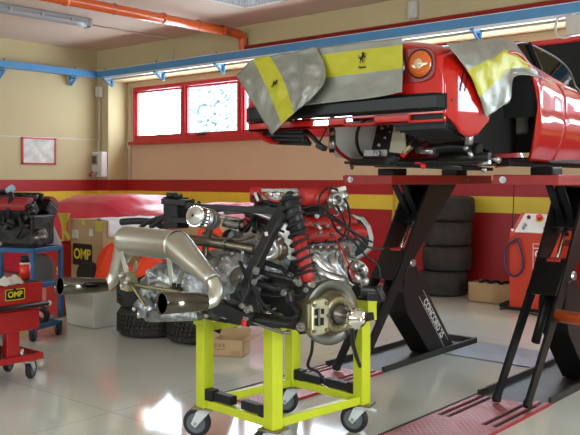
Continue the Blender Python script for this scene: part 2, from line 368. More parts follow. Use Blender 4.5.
# brackets: one, then copies
br = thing('rail_bracket', (0, 0, 0), 'blue bracket', 'bracket', 'brackets of the blue overhead rail')
m = MB(); m.bb((-.03, -.02, -.10), (.03, .21, -.055)); m.bb((-.03, .17, -.22), (.03, .21, .06)); m.beam((0, .02, -.10), (0, .18, -.21), .035, .03); m.build('bracket_arm', M['blue'], br, bevel=.005)
m = MB(); m.cyl((0, .03, -.05), (0, .03, .13), .012); m.build('bolt', M['dsteel'], br)
bx = [-13.03, -11.49, -9.91, -8.33, -6.69, -5.08, -3.68]
names = ['next to the corner', 'above the first window pane', 'above the second window pane', 'just left of the hanging corner cover', 'above the yellow band of the tail cover', 'above the draped right fender', 'farthest right beside the hanging box']
for i, x in enumerate(bx):
    o = br if i == 0 else copy_tree(br)
    o.location = (x, RY, RZ0 + .04); o['label'] = 'blue rail bracket on the window wall, ' + names[i]
for i, y in enumerate((9.05, 7.55)):
    o = copy_tree(br); o.rotation_euler = (0, 0, math.pi / 2); o.location = (XL + .25, y, RZ0 + .04); o['label'] = 'blue rail bracket on the left wall, ' + ('near the corner' if i == 0 else 'at the left edge of the photo')
# orange drain pipe
X0 = atY(243, 32, 9.62).x; print('pipe', X0, atZ(90, -3, 4.0), atZ(225, 19.5, 4.0))
pr = .075
t = thing('drain_pipe', (X0, 8, 3.9), 'thick orange pipe under the ceiling bending down behind the blue rail', 'pipe')
m = MB(); m.tube([(X0, 1.0, 4.0), (X0, 5, 4.0), (X0, 9.3, 3.99)], pr, 16, k=2)
m.tube([(X0, 9.3, 3.99), (X0, 9.5, 3.98), (X0, 9.60, 3.93), (X0, 9.62, 3.80), (X0, 9.62, 3.62)], pr, 16, k=4); m.build('pipe_run', M['orange'], t)
for y in (6.2, 7.9, 9.15): MB().lathe((X0, y - .03, 4.0), (0, 1, 0), [(pr, 0), (pr + .012, .005), (pr + .012, .055), (pr, .06)], 16).build('pipe_collar', M['orange'], t)
for y in (7.0, 8.6): MB().torus((X0, y, 4.0), (0, 1, 0), pr + .004, .006).build('pipe_clip', M['dsteel'], t)
tag(MB().cyl((X0, 9.62, 3.755), (XR, 9.62, 3.755), .04).build('gas_pipe', M['redlift']), 'thin red pipe running just above the blue rail', 'pipe')
# fluorescent fitting
a = atZ(-20, 16, 4.02); b = atZ(88, 27, 4.02); FX = b.x
def fitting(X, y0, y1, label):
    t = thing('ceiling_light', (X, (y0 + y1) / 2, CEIL), label, 'lamp')
    m = MB(); m.bb((X - .07, y0, CEIL - .07), (X + .07, y1, CEIL - .005)); m.build('lamp_body', M['grey'], t, bevel=.01)
    m = MB(); m.grid(lambda u, v: (X + .085 * math.cos(math.pi * v), y0 + (y1 - y0) * u, CEIL - .07 - .07 * math.sin(math.pi * v)), 6, 10)
    m.build('diffuser', M['grey'], t, solid=.004)
    m = MB()
    for y in (y0, y1): m.bb((X - .09, y - .02, CEIL - .15), (X + .09, y + .02, CEIL - .01))
    m.build('end_cap', M['grey'], t, bevel=.008)
    m = MB()
    for k in range(3):
        y = y0 + (y1 - y0) * (.2 + .3 * k); m.bb((X + .07, y - .02, CEIL - .10), (X + .1, y + .02, CEIL - .05))
    m.build('clip', M['steel'], t)
fitting(FX, b.y - 1.75, b.y - .0, 'long grey fluorescent ceiling fitting at the left above the wall map')
g0 = atZ(262, 4, CEIL - .03)
t = thing('ceiling_grille', (g0.x, g0.y, CEIL), 'dark framed ceiling grille at the top middle of the photo', 'grille')
m = MB(); s = .42
for a, b in (((-s, -s), (s, -s + .05)), ((-s, s - .05), (s, s)), ((-s, -s), (-s + .05, s)), ((s - .05, -s), (s, s))): m.bb((g0.x + a[0], g0.y - .35 + a[1], CEIL - .03), (g0.x + b[0], g0.y - .35 + b[1], CEIL))
m.build('frame', M['lgrey'], t)
m = MB()
for k in range(14):
    q = -s + .06 + k * .058; m.bb((g0.x - s + .05, g0.y - .35 + q, CEIL - .022), (g0.x + s - .05, g0.y - .35 + q + .022, CEIL - .012)); m.bb((g0.x + q, g0.y - .35 - s + .05, CEIL - .024), (g0.x + q + .022, g0.y - .35 + s - .05, CEIL - .014))
m.bb((g0.x - s + .05, g0.y - .35 - s + .05, CEIL - .004), (g0.x + s - .05, g0.y - .35 + s - .05, CEIL - .001), 1)
m.build('mesh_panel', [M['grey'], M['void']], t)
# conduits and boxes
def conduit(pts, label, r=.011):
    return tag(MB().tube(pts, r, 8, k=1).build('conduit', M['lgrey']), label, 'conduit')
cx = atY(173, 38, YF - .02)
c1 = atZ(90, 25, CEIL - .02)
conduit([(c1.x, c1.y, CEIL - .015), (cx.x, YF - .015, CEIL - .015), (cx.x, YF - .015, 3.66)], 'thin grey conduit crossing the ceiling and dropping to the blue rail')
bxp = atY(101, 90, YF - .05); PXc = -13.42
def jbox(name, a, b, label, cat='junction box', mt='lgrey'):
    t = thing(name, ((a[0] + b[0]) / 2, (a[1] + b[1]) / 2, a[2]), label, cat)
    MB().bb(a, b).build('box_body', M[mt], t, bevel=.012)
    e = .008; dy = -1 if abs(b[1] - a[1]) < .2 else -1
    MB().bb((a[0] + .02, min(a[1], b[1]) - e, a[2] + .02), (b[0] - .02, min(a[1], b[1]), b[2] - .02)).build('lid', M['lgrey'], t, bevel=.003)
    return t
jbox('junction_box', (PXc - .09, YF - .08, 3.22), (PXc + .09, YF, 3.42), 'grey junction box under the blue rail in the corner')
conduit([(PXc, YF - .03, 3.22), (PXc, YF - .03, 2.12)], 'vertical grey conduit down the corner pier to the switch box', .018)
t = jbox('switch_box', (PXc - .13, YF - .13, 1.62), (PXc + .21, YF, 2.12), 'light grey electric switch box with red plugs in the corner', 'switch box', 'white')
MB().bb((PXc - .10, YF - .15, 1.86), (PXc + .08, YF - .13, 2.06)).build('display_window', M['grey'], t, bevel=.01)
MB().bb((PXc - .08, YF - .157, 1.89), (PXc + .06, YF - .15, 2.03)).build('display', M['dsteel'], t)
for q, mt in ((-.07, 'signal'), (.035, 'grey')):
    MB().cyl((PXc + q, YF - .13, 1.70), (PXc + q, YF - .22, 1.66), .038).build('socket', M[mt], t)
MB().bb((PXc - .1, YF - .145, 1.77), (PXc + .06, YF - .13, 1.83)).build('breaker_row', M['lgrey'], t)
wx = WX0 - .09
conduit([(wx, YW - .02, 3.44), (wx, YW - .02, 1.6)], 'vertical grey conduit left of the window down to the red band', .015)
jbox('junction_box', (wx - .06, YW - .07, 2.20), (wx + .06, YW, 2.34), 'small grey junction box at the left end of the window sill')
jp = atY(413, 10, YF - .04)
jbox('junction_box', (jp.x - .07, YF - .07, jp.z - .12), (jp.x + .07, YF, jp.z + .12), 'grey junction box high above the blue rail, over the tail light')
conduit([(jp.x, YF - .02, jp.z + .1), (jp.x, YF - .02, CEIL)], 'short conduit above the box over the tail light')
conduit([(jp.x, YF - .02, jp.z - .1), (jp.x, YF - .02, 3.74)], 'short conduit below the box over the tail light')
hb = atY(570, 26, 9.35)
t = thing('hanging_box', (hb.x, 9.35, hb.z - .2), 'pale grey box hanging from the blue rail at the right edge', 'electrical box')
MB().bb((hb.x - .04, 9.3, hb.z - .12), (hb.x + .35, 9.42, hb.z + .12)).build('box_body', M['lgrey'], t, bevel=.02)
MB().tube([(hb.x + .02, 9.33, hb.z + .13), (hb.x - .14, 9.33, hb.z + .1), (hb.x - .16, 9.33, hb.z - .08), (hb.x - .05, 9.33, hb.z - .13), (hb.x + .05, 9.33, hb.z - .1)], .014).build('cable_loop', M['lgrey'], t)
# framed map on the left wall
a = atX(22, 137, XL + .02); b = atX(56, 164.5, XL + .02)
y0, y1, z0, z1 = a.y, b.y, b.z, a.z
t = thing('framed_map', (XL + .02, (y0 + y1) / 2, z0), 'map print in a thin dark red frame on the left wall', 'picture')
m = MB(); f = .028
for p, q in (((y0, z0), (y1, z0 + f)), ((y0, z1 - f), (y1, z1)), ((y0, z0), (y0 + f, z1)), ((y1 - f, z0), (y1, z1))): m.bb((XL, p[0], p[1]), (XL + .03, q[0], q[1]))
m.build('frame', M['redframe'], t)
MB().bb((XL + .004, y0 + f, z0 + f), (XL + .014, y1 - f, z1 - f)).build('print', M['paper'], t)
# ochre rod and hanging cable by the wall
p0 = atZ(392, 268, .9)
tag(MB().tube([atY(395, 186, YW - .12), atY(391, 262, YW - .12)], .022, 8, k=1).build('wall_rod', M['ochre']), 'ochre yellow rod leaning on the wall left of the tyre stack', 'rod')
# ---------------------------------------------------------------- scissor lifts
def yz(X, pts): return [(X, p[0], p[1]) for p in pts]
LX = -2.575
R1 = thing('scissor_lift', (LX, 5.2, 0), 'right scissor lift, black legs with the fat orange bar, red platform beside the console', 'car lift', 'pair of scissor lifts')
m = MB(); m.bb((LX - .235, 5.63, 1.555), (LX + .235, 7.40, 1.616)); m.bb((LX - .255, 5.61, 1.548), (LX + .255, 5.66, 1.622)); m.bb((LX + .225, 5.63, 1.545), (LX + .25, 7.40, 1.625)); m.bb((LX - .25, 5.63, 1.545), (LX - .225, 7.40, 1.625))
pf = m.build('platform', M['redlift'], R1, bevel=.004)
m = MB()
for q in (-.17,): m.cyl((LX + q, 5.60, 1.587), (LX + q, 5.625, 1.587), .026, n=14); m.cyl((LX + q, 5.59, 1.587), (LX + q, 5.60, 1.587), .012, n=8)
m.build('bolt', M['steel'], pf)
m = MB(); m.cyl((LX + .26, 6.9, 1.585), (LX + .245, 6.9, 1.585), .02); m.build('bolt', M['dsteel'], pf)
for X in (LX - .035, LX + .195):
    o = -.012
    MB().prism(yz(X + o, [(5.185, .05), (5.285, .05), (5.93, .80), (6.78, 1.54), (6.28, 1.54), (5.80, .82)]), (.024, 0, 0)).build('main_arm', M['arm'], R1, bevel=.004)
    MB().cyl((X - .02, 5.235, .055), (X + .02, 5.235, .055), .034).build('roller', M['arm'], R1)
for X in (LX + .02, LX + .11):
    MB().beam((X, 6.0, 1.545), (X, 6.33, 1.14), .02, .055, (1, 0, 0)).build('upper_link', M['arm'], R1, bevel=.003)
MB().prism(yz(LX - .035, [(5.70, .74), (5.80, .72), (5.99, .93), (5.92, .99)]), (.23, 0, 0)).build('cross_plate', M['arm'], R1, bevel=.004)
MB().prism(yz(LX - .035, [(6.15, 1.22), (6.24, 1.18), (6.70, 1.52), (6.5, 1.52)]), (.23, 0, 0)).build('upper_cross_plate', M['arm'], R1, bevel=.004)
leg = MB().prism(yz(LX + .0, [(6.30, .012), (6.73, .012), (6.21, .62), (6.04, .86), (5.90, .82), (5.84, .62), (5.90, .44)]), (.215, 0, 0)).build('support_leg', M['arm'], R1, bevel=.006)
text('lettering', 'CONCORD 25', (LX + .2165, 6.345, .33), (0, .52, -.61), (0, .61, .52), .092, M['white'], leg, sx=.82)
m = MB()
for s in (-.042, .042): m.beam(V((LX + .2158, 6.13, .582)) + V((0, .76, .65)) * s, V((LX + .2158, 6.56, .078)) + V((0, .76, .65)) * s, .003, .003)
m.build('label_border', M['white'], leg)
MB().cyl((LX + .08, 5.95, .88), (LX + .08, 6.22, 1.27), .016).build('piston_rod', M['chrome'], R1)
MB().cyl((LX + .08, 5.62, .40), (LX + .08, 5.95, .88), .032).build('hydraulic_cylinder', M['arm'], R1)
MB().bb((LX + .04, 5.90, .88), (LX + .15, 6.02, .99)).build('cylinder_mount', M['redlift'], R1, bevel=.01)
MB().beam((LX - .0, 6.30, 1.08), (LX + .16, 6.30, 1.08), .05, .05).build('link_axle', M['redlift'], R1, bevel=.01)
MB().cyl((LX - .05, 6.0, .86), (LX + .225, 6.0, .86), .032).build('pivot_pin', M['steel'], R1)
# base in the floor: red tread plate with slots, dark tray behind
T0, T1, TE = LX - .25, LX + .25, 5.36
m = MB(); z = .016
m.bb((T0, 4.1, 0), (T1, 4.72, z))
for a, b in ((-.25, -.215), (-.175, -.155), (-.115, .11), (.15, .18), (.22, .25)): m.bb((LX + a, 4.72, 0), (LX + b, TE + (.12 if b == .25 or a == .15 else 0), z))
m.build('tread_plate', M['checkr'], R1)
m = MB()
for a, b in ((-.215, -.175), (-.155, -.115), (.11, .15), (.18, .22)): m.bb((LX + a, 4.72, 0), (LX + b, TE + .02, .006))
m.build('slot_dark', M['void'], R1)  # near-black strip stands in for the dark depth of the slots
m = MB(); m.bb((T0 - .012, 4.1, 0), (T0, 7.10, .022)); m.build('edge_rail', M['blkm'], R1)
m = MB(); m.bb((T1, 4.1, 0), (T1 + .008, TE + .12, .02)); m.build('edge_rail', M['redlift'], R1)
m = MB(); m.bb((T0, 4.60, 0), (T1, 7.10, .004)); m.bb((T0, TE, .004), (T0 + .02, 7.1, .05)); m.bb((T1 - .02, 5.5, .004), (T1, 7.1, .05)); m.bb((T0, 7.06, .004), (T1, 7.1, .05)); m.build('base_tray', M['trayg'], R1)
R2 = copy_tree(R1); R2.location = (LX - 1.42, 5.2, 0)
R2['label'] = 'left scissor lift with white lettering on its black leg, in front of the tyre stack'
cb = MB(); cb.cyl((LX + .19, 5.70, .60), (LX + 1.0, 5.45, .60), .048, n=20); cb.build('cross_bar', M['orange'], R1)
tag(MB().bb((LX - 1.42 + .275, 6.44, 0), (LX - .27, 7.10, .012)).build('floor_plate', M['checkg']), 'grey tread plate lying on the floor between the two lifts', 'plate')
# rubber blocks between platform and car
for i, (X, Y) in enumerate(((LX + .0, 6.0), (LX + .0, 7.1), (LX - 1.42, 6.0), (LX - 1.42, 7.1))):
    t = MB(); t.bb((X - .09, Y - .10, 1.618), (X + .09, Y + .10, 1.685)); o = t.build('lift_pad', M['blk'], bevel=.01)
    tag(o, 'black rubber block on the %s lift platform, %s one' % ('right' if i < 2 else 'left', 'nearer' if i % 2 == 0 else 'farther'), 'lift pad', 'rubber blocks under the raised car')
# control console
cX0, cX1, cY = -4.40, -3.80, 9.15
t = thing('control_console', ((cX0 + cX1) / 2, 9.4, 0), 'red-orange lift control console with a white sloping button panel', 'console')
b = MB().prism([(cX0, cY, .03), (cX0, cY + .45, .03), (cX0, cY + .45, 1.17), (cX0, cY + .34, 1.17), (cX0, cY, .92)], (cX1 - cX0, 0, 0)).build('cabinet', M['redconsole'], t, bevel=.015)
MB().bb((cX0 - .02, cY - .02, 0), (cX1 + .02, cY + .46, .04)).build('plinth', M['blk'], t)
n = V((0, -.25, .34)).normalized(); up = V((0, .34, .25)).normalized(); c0 = V(((cX0 + cX1) / 2, cY + .17, 1.045))
m = MB(); m.beam(c0 - up * .18 + n * .008, c0 + up * .18 + n * .008, .47, .014, n); m.build('button_panel', M['white'], t, bevel=.003)
def btn(x, v, r, mt, nm='button', h=.03): p = c0 + V((x, 0, 0)) + up * v + n * .014; MB().cyl(p, p + n * h, r, r * .9, n=14).build(nm, M[mt], t)
btn(0, .07, .055, 'yellow', 'knob_base', .012); btn(0, .07, .04, 'signal', 'emergency_knob', .06)
btn(-.15, .09, .022, 'blk'); btn(.17, .10, .022, 'blk'); btn(-.14, -.06, .02, 'grey'); btn(-.14, -.12, .018, 'green'); btn(.13, -.04, .026, 'amber', 'signal_light'); btn(.13, -.12, .02, 'green')
m = MB(); 
lx, lz = -4.02, .56
for p, q in (((-.075, -.26), (-.068, .26)), ((.068, -.26), (.075, .26)), ((-.075, .253), (.075, .26)), ((-.075, -.26), (.075, -.253)), ((-.075, .20), (.075, .21))): m.bb((lx + p[0], cY - .003, lz + p[1]), (lx + q[0], cY, lz + q[1]))
m.build('label_border', M['white'], b)
for k, ch in enumerate('OMCN'): text('lettering', ch, (lx, cY - .002, lz + .13 - k * .115), (1, 0, 0), (0, 0, 1), .13, M['white'], b)
w0 = atX(514, 184, LX - .25)
hw = thing('hanging_wire', (w0.x, w0.y, 1.2), 'thin black wire with a small white plug hanging from the right lift platform', 'wire')
MB().tube([(w0.x, w0.y, 1.56), (w0.x - .004, w0.y, 1.4), (w0.x - .015, w0.y, 1.20)], .004, 6).build('cable', M['blk'], hw)
MB().ball((w0.x - .015, w0.y, 1.19), .012).build('plug', M['white'], hw)
q = atY(514, 258, 9.1)
tag(MB().tube([q + V((.06, 0, .25)), q + V((-.1, 0, .12)), q + V((-.12, 0, -.12)), q + V((.0, 0, -.22)), q + V((.1, .02, -.12)), q + V((.09, 0, .1)), q + V((.03, 0, .24))], .013, 8).build('hose_loop', mat('navy_hose', (.03, .025, .09), .4)), 'dark blue hose looped at the left of the control console', 'hose')
tag(MB().tube([atZ(500, 309, .012), atZ(512, 308, .012), atZ(525, 312, .012), atZ(545, 316, .012), atZ(575, 315, .012)], .009, 6).build('floor_cable', M['blk']), 'black cable lying on the floor at the foot of the console', 'cable')
o = MB(); p = atZ(508, 308, 0); o.bb((p.x - .12, p.y, 0), (p.x + .10, p.y + .14, .05)); o.bb((p.x - .06, p.y + .02, .05), (p.x + .06, p.y + .11, .08)); tag(o.build('foot_pedal', M['blk'], bevel=.012), 'black foot pedal on the floor beside the console', 'pedal')

# ---------------------------------------------------------------- tyres
def tyre_mb(R, W, ri, blocks=False):
    m = MB(); h = W / 2
    prof = [(ri, .0 + .03), (ri + .015, .01), (R * .78, 0.0), (R * .93, .012), (R, .045)]
    if blocks:
        n = 5
        for k in range(1, n): z = .045 + (W - .09) * k / n; prof += [(R, z - .006), (R - .010, z - .005), (R - .010, z + .005), (R, z + .006)]
    else: prof += [(R + .006, W * .5)]
    prof += [(R, W - .045), (R * .93, W - .012), (R * .78, W), (ri + .015, W - .01), (ri, W - .03), (ri - .0, W / 2)]
    m.lathe((0, 0, 0), (0, 0, 1), prof, 48, closed=True)
    if blocks:
        N = 44
        for k in range(N):
            for row in range(4):
                if (row + k) % 1: continue
                t = 2 * math.pi * (k + .25 * row) / N; z0 = .05 + (W - .1) * row / 4; z1 = z0 + (W - .1) / 4 - .018
                a = V((math.cos(t), math.sin(t), 0)) * (R + .002); s = V((-math.sin(t), math.cos(t), 0))
                m.beam(a + V((0, 0, z0)), a + V((0, 0, z1)) + s * .016, .028, .020, a)
    return m
def put_tyre(o, loc, label, rz): o.location = loc; o.rotation_euler = (0, 0, rz); tag(o, label, 'tyre'); return o
sl = tyre_mb(.335, .335, .205).build('tyre', M['slick'], base=True)
for k, (px, lab) in enumerate(((443, 'worn wide slick tyre lying at the bottom of the stack of four'), (447, 'worn wide slick tyre lying second from the bottom in the stack of four'), (447, 'worn wide slick tyre lying third from the bottom in the stack of four'), (450, 'worn wide slick tyre lying on top of the stack of four by the red wall'))):
    o = sl if k == 0 else sl.copy()
    if k: COL.objects.link(o)
    p = atD(px, 298, 11.09); put_tyre(o, (p.x, min(p.y, YW - .37), .002 + k * .338), lab, k * .7)['group'] = 'stack of four slick tyres'
tt = tyre_mb(.335, .285, .205, True).build('tyre', M['rub'], base=True)
for k, (px, D, z, lab) in enumerate(((151, 8.30, 0, 'black treaded tyre, bottom of the left pair beside the beige bin'), (151, 8.30, 1, 'black treaded tyre, upper one of the left pair behind the muffler'), (202, 7.97, 0, 'black treaded tyre, bottom of the right pair behind the small box'), (203, 7.97, 1, 'black treaded tyre, upper one of the right pair under the gearbox'))):
    o = tt if k == 0 else tt.copy()
    if k: COL.objects.link(o)
    p = atD(px, 300, D); put_tyre(o, (p.x, p.y, .002 + z * .288), lab, k * .5)['group'] = 'treaded tyres stacked behind the engine'

# ---------------------------------------------------------------- boxes on the right
def carton(name, x0, y0, w_, d_, h_, label, rz=0, flaps=False):
    t = thing(name, (x0, y0, 0), label, 'box', rz=rz)
    m = MB(); e = .008
    m.bb((0, 0, 0), (w_, e, h_)); m.bb((0, d_ - e, 0), (w_, d_, h_)); m.bb((0, 0, 0), (e, d_, h_)); m.bb((w_ - e, 0, 0), (w_, d_, h_)); m.bb((0, 0, 0), (w_, d_, e))
    mk(m, 'carton_wall', 'card', t)
    return t
def mk(m, name, mt, t, bevel=0, **k):
    """build local geometry under a thing whose empty is placed elsewhere"""
    save = (t.location.copy(), t.parent); before = set(bpy.data.objects); o = m.build(name, M[mt] if isinstance(mt, str) else mt, None, bevel, **k)
    for q in set(bpy.data.objects) - before: q.parent = t
    return o
p = atZ(468, 301)
t = carton('cardboard_box', p.x, p.y, .60, .32, .25, 'low cardboard box on the floor right of the slick tyre stack')
for k in range(3):
    m = MB(); x = .12 + k * .14; m.tube([(x, .08, .24), (x + .05, .15, .27), (x + .1, .2, .25)], .018, 8); mk(m, 'rubber_part', 'blk', t)
p = atZ(212, 356)
t = carton('cardboard_box', p.x, p.y, .29, .24, .15, 'small open cardboard box on the floor behind the lime cart', rz=YAW - math.radians(12))
m = MB(); m.beam((.285, .02, .15), (.285, .22, .15), .002, .004); m.add([(.29, 0, .15), (.29, .24, .15), (.40, .24, .17), (.40, .0, .17)], [(0, 1, 2, 3)]); m.add([(0, 0, .15), (0, .24, .15), (-.09, .24, .19), (-.09, 0, .19)], [(0, 1, 2, 3)]); m.add([(0, .24, .15), (.29, .24, .15), (.28, .33, .20), (.0, .33, .20)], [(0, 1, 2, 3)]); mk(m, 'flap', 'card', t, solid=.004)
m = MB()
for k, (x, w_) in enumerate(((.02, .035), (.06, .03), (.095, .03))): m.bb((x, -.0015, .085), (x + w_ * .8, 0, .115))
m.bb((.02, -.0015, .06), (.12, 0, .07)); m.bb((.17, -.0015, .02), (.26, 0, .024)); m.bb((.17, -.0015, .05), (.26, 0, .054)); 
for k in range(5): m.bb((.175 + k * .018, -.0015, .028), (.185 + k * .018, 0, .045))
mk(m, 'printing', 'cardd', t)
# ---------------------------------------------------------------- the raised sports car
M['dredp'] = mat('dark_red_lamp_housing', (.22, .006, .005), .4)
CXR, CXL, CY0 = -2.47, -4.15, 4.30
CXC = (CXR + CXL) / 2; HW = (CXR - CXL) / 2
car = thing('sports_car', (CXC, 6.4, 1.62), 'red sports car without wheels raised on the two scissor lifts, tail towards the viewer', 'car')
YE = 8.45
def interp(tab, x):
    if x <= tab[0][0]: return tab[0][1]
    for (a, b), (c, d) in zip(tab, tab[1:]):
        if x <= c: return b + (d - b) * (x - a) / (c - a)
    return tab[-1][1]
# belt / fender top height and outward width as functions of the distance along the car
ZT = [(4.30, 2.325), (4.45, 2.385), (4.9, 2.41), (5.4, 2.41), (5.75, 2.38), (6.1, 2.33), (6.6, 2.30), (7.2, 2.28), (7.8, 2.26), (8.2, 2.16), (8.45, 2.0)]
WD = [(4.30, HW - .03), (4.42, HW), (5.2, HW + .02), (5.9, HW - .01), (6.6, HW - .02), (7.6, HW), (8.1, HW - .04), (8.45, HW - .2)]
ARC = (5.225, 2.05, .415)   # wheel arch centre and radius
ARC2 = (7.62, 2.00, .40)
def zlow(y):
    z = interp([(4.30, 2.00), (4.38, 1.95), (4.48, 1.88), (4.58, 1.855), (4.68, 1.88), (4.80, 1.97), (5.60, 1.97), (5.66, 1.73), (8.0, 1.71), (8.45, 1.75)], y)
    for a in (ARC, ARC2):
        d = abs(y - a[0])
        if d < a[2]: z = max(z, a[1] + math.sqrt(a[2] ** 2 - d * d))
    return z
def flank(sgn, y0, y1, nu, name, matn):
    m = MB()
    def fn(u, v):
        y = y0 + (y1 - y0) * u; zl = zlow(y); zt = interp(ZT, y); W = interp(WD, y)
        z = zl + (zt - zl) * v
        tuck = max(0, 1.98 - z) ** 1.3 * .62 if y > 4.9 else max(0, 2.0 - z) * .10
        crown = max(0, z - (zt - .14)) ** 2 * 3.2
        x = W - tuck - crown + (-.012 if abs(z - 2.06) < .012 and y > 5.6 else 0)
        return (CXC + sgn * x, y, z)
    m.grid(fn, nu, 26)
    return m.build(name, M[matn], car, solid=.02)
def deckpt(y): W = interp(WD, y); return W - (.14 ** 2) * 3.2
for s in (1, -1):
    flank(s, 4.30, 6.09, 60, 'rear_fender', 'red'); flank(s, 6.10, 7.12, 20, 'door', 'red'); flank(s, 7.13, 8.45, 40, 'front_fender', 'red')
# decks between the two sides
def zdeck(y, x):   # x in -1..1
    zt = interp(ZT, y)
    c = interp([(4.30, .125), (5.0, .05), (5.6, .02), (6.9, .02), (7.3, .04), (8.45, .02)], y)
    return zt + c * (1 - x ** 4)
m = MB(); m.grid(lambda u, v: (CXC + deckpt(4.3 + 1.3 * u) * (2 * v - 1), 4.3 + 1.3 * u, zdeck(4.3 + 1.3 * u, 2 * v - 1)), 20, 24); m.build('engine_cover', M['red'], car, solid=.02)
m = MB(); m.grid(lambda u, v: (CXC + deckpt(8.0 + .45 * u) * (2 * v - 1), 8.0 + .45 * u, zdeck(8.0 + .45 * u, 2 * v - 1)), 8, 16); m.build('nose_panel', M['red'], car, solid=.02)
# tail fascia (Y = 4.30) from bumper to spoiler lip, with recessed light pans
def ztail(x): # x -1..1
    return 2.325 + .125 * (1 - abs(x) ** 4)
m = MB()
# face with four round holes is assembled from strips around two rectangular light pans
pan = [(.28, .80), (-.80, -.28)]
def inside(x, z): return any(CXC + a - 0 <= x <= CXC + b for a, b in ((.33, .765), (-.765, -.33))) and 2.20 < z < 2.405
def tf(u, v):
    xx = -1 + 2 * u; z = 2.11 + (ztail(xx) - 2.11) * v
    return (CXC + (HW - .03) * xx, CY0 + .02 * abs(xx) ** 4 + (2.5 - z) * -.03, z)
def skipf(u, v):
    p = tf(u + .5 / 80, v + .5 / 24); return inside(p[0], p[2])
m.grid(tf, 80, 24); m.build('tail_panel', M['red'], car, solid=.02)
for s in (1, -1):
    a, b = sorted((CXC + s * .35, CXC + s * .765))
    cz = 2.300; m = MB(); pts = []
    for k in range(40):
        t = 2 * math.pi * k / 40; x = math.cos(t); z = math.sin(t); n4 = (abs(x) ** 4 + abs(z) ** 4) ** .25
        pts.append(V(((a + b) / 2 + x / n4 * (b - a) / 2, CY0 - .017, cz + z / n4 * .112)))
    m.prism(pts, (0, .05, 0)); m.build('lamp_recess', M['dredp'], car, bevel=.006)
    for dx, mt, r in ((.662, 'amber', .084), (.472, 'dred', .084)):
        c = V((CXC + s * (dx if mt == 'amber' else dx), CY0 + .006, 2.305)); t = MB()
        t.lathe(c, (0, -1, 0), [(1e-4, 0), (r + .012, 0), (r + .012, .022), (r, .026)], 32); lamp = t.build('tail_light', M['blk'], car)
        t = MB(); t.lathe(c, (0, -1, 0), [(r, .02), (r * .93, .036), (r * .6, .045), (r * .36, .046)], 32); t.build('lens_ring', M[mt], lamp)
        t = MB(); t.lathe(c, (0, -1, 0), [(r * .36, .046), (r * .3, .05), (1e-4, .052)], 24); t.build('lens_centre', M['lens'] if mt == 'amber' else M['dred'], lamp)
# bumper
m = MB(); bz0, bz1 = 2.008, 2.122
sec = [(0, bz0 + .01), (-.03, bz0), (-.05, bz0 + .02), (-.052, bz1 - .02), (-.04, bz1), (0, bz1)]
def bump(u, v):
    k = min(5, int(v * 5.999)); x = -1 + 2 * u; q = sec[k]; e = max(0, abs(x) - .93) / .07
    return (CXC + (HW - .012) * x, CY0 + .02 + q[0] * (1 - .45 * e * e) - .02 * (1 - x * x), q[1] + ((bz0 + bz1) / 2 - q[1]) * .12 * e)
m.grid(lambda u, v: bump(u, round(v * 5) / 5 * .9999 if v < 1 else .9999), 40, 5, smooth=False)
m.prism([bump(0, k / 5.0 * .9999) for k in range(6)], (.02, 0, 0)); m.prism([bump(1, k / 5.0 * .9999) for k in range(6)], (-.02, 0, 0))
bumper = m.build('rear_bumper', M['blkg'], car, bevel=.004)
# red valance bar below the bumper with oblong openings
m = MB(); z0, z1 = 1.945, 2.008; yb = CY0 + .0
xs = [CXL + .02, CXL + .10, CXL + .33, CXL + .48, CXL + .93, CXL + 1.13, CXL + 1.33, CXR - .42, CXR - .10, CXR - .02]
m.bb((CXL + .02, yb, z1 - .014), (CXR - .02, yb + .03, z1)); m.bb((CXL + .02, yb, z0), (CXR - .02, yb + .03, z0 + .016))
holes = [(atY(a, 120, yb).x, atY(b, 120, yb).x) for a, b in ((311, 328), (344, 374), (409, 443))]
x = CXL + .02
for a, b in holes: m.bb((x, yb, z0), (a, yb + .03, z1)); x = b
m.bb((x, yb, z0), (CXR - .02, yb + .03, z1)); m.build('valance_bar', M['red'], car, bevel=.006)
m = MB(); m.bb((CXR - .38, yb + .035, z0 - .01), (CXR - .04, yb + .045, z1)); m.build('valance_backing', M['blk'], car)
# slatted black undertrays on both rear corners
for s in (1, -1):
    ww_ = .40 if s > 0 else .42
    A = [V((CXC + s * (HW - ww_), CY0 + .02, 1.93)), V((CXC + s * (HW - .03), CY0 + .02, 1.935)), V((CXC + s * (HW - .04), CY0 + .28, 1.865)), V((CXC + s * (HW - ww_ + .12), CY0 + .34, 1.85))]
    if s < 0: A = [atY(300, 127, 4.33), atY(255, 126, 4.33), atY(277, 143, 4.70), atY(312, 144.5, 4.70)]
    MB().prism(A, (0, 0, .012)).build('undertray', M['blk'], car)
    m = MB()
    for k in range(9 if s > 0 else 4):
        t = (k + .5) / (9 if s > 0 else 4); p = A[0].lerp(A[3], t); q = A[1].lerp(A[2], t); m.beam(p + V((0, 0, -.012)), q + V((0, 0, -.012)), .012, .03)
    m.build('undertray_slats', M['blk'], car)
    m = MB(); x = CXC + s * (HW + .002); m.beam((x - s * .004, 4.36, 2.075), (x + s * .002, 4.74, 2.085), .012, .010, (1, 0, 0)); m.build('panel_seam', M['blk'], car)
    # slots behind the wheel arch
    m = MB()
    for k in range(3):
        y = 4.44 + .055 * k; x = CXC + s * (HW + .004); m.beam((x, y, 2.14), (x, y + .045, 2.27), .016, .018, (1, 0, 0))
    m.build('fender_slot', M['blk'], car)
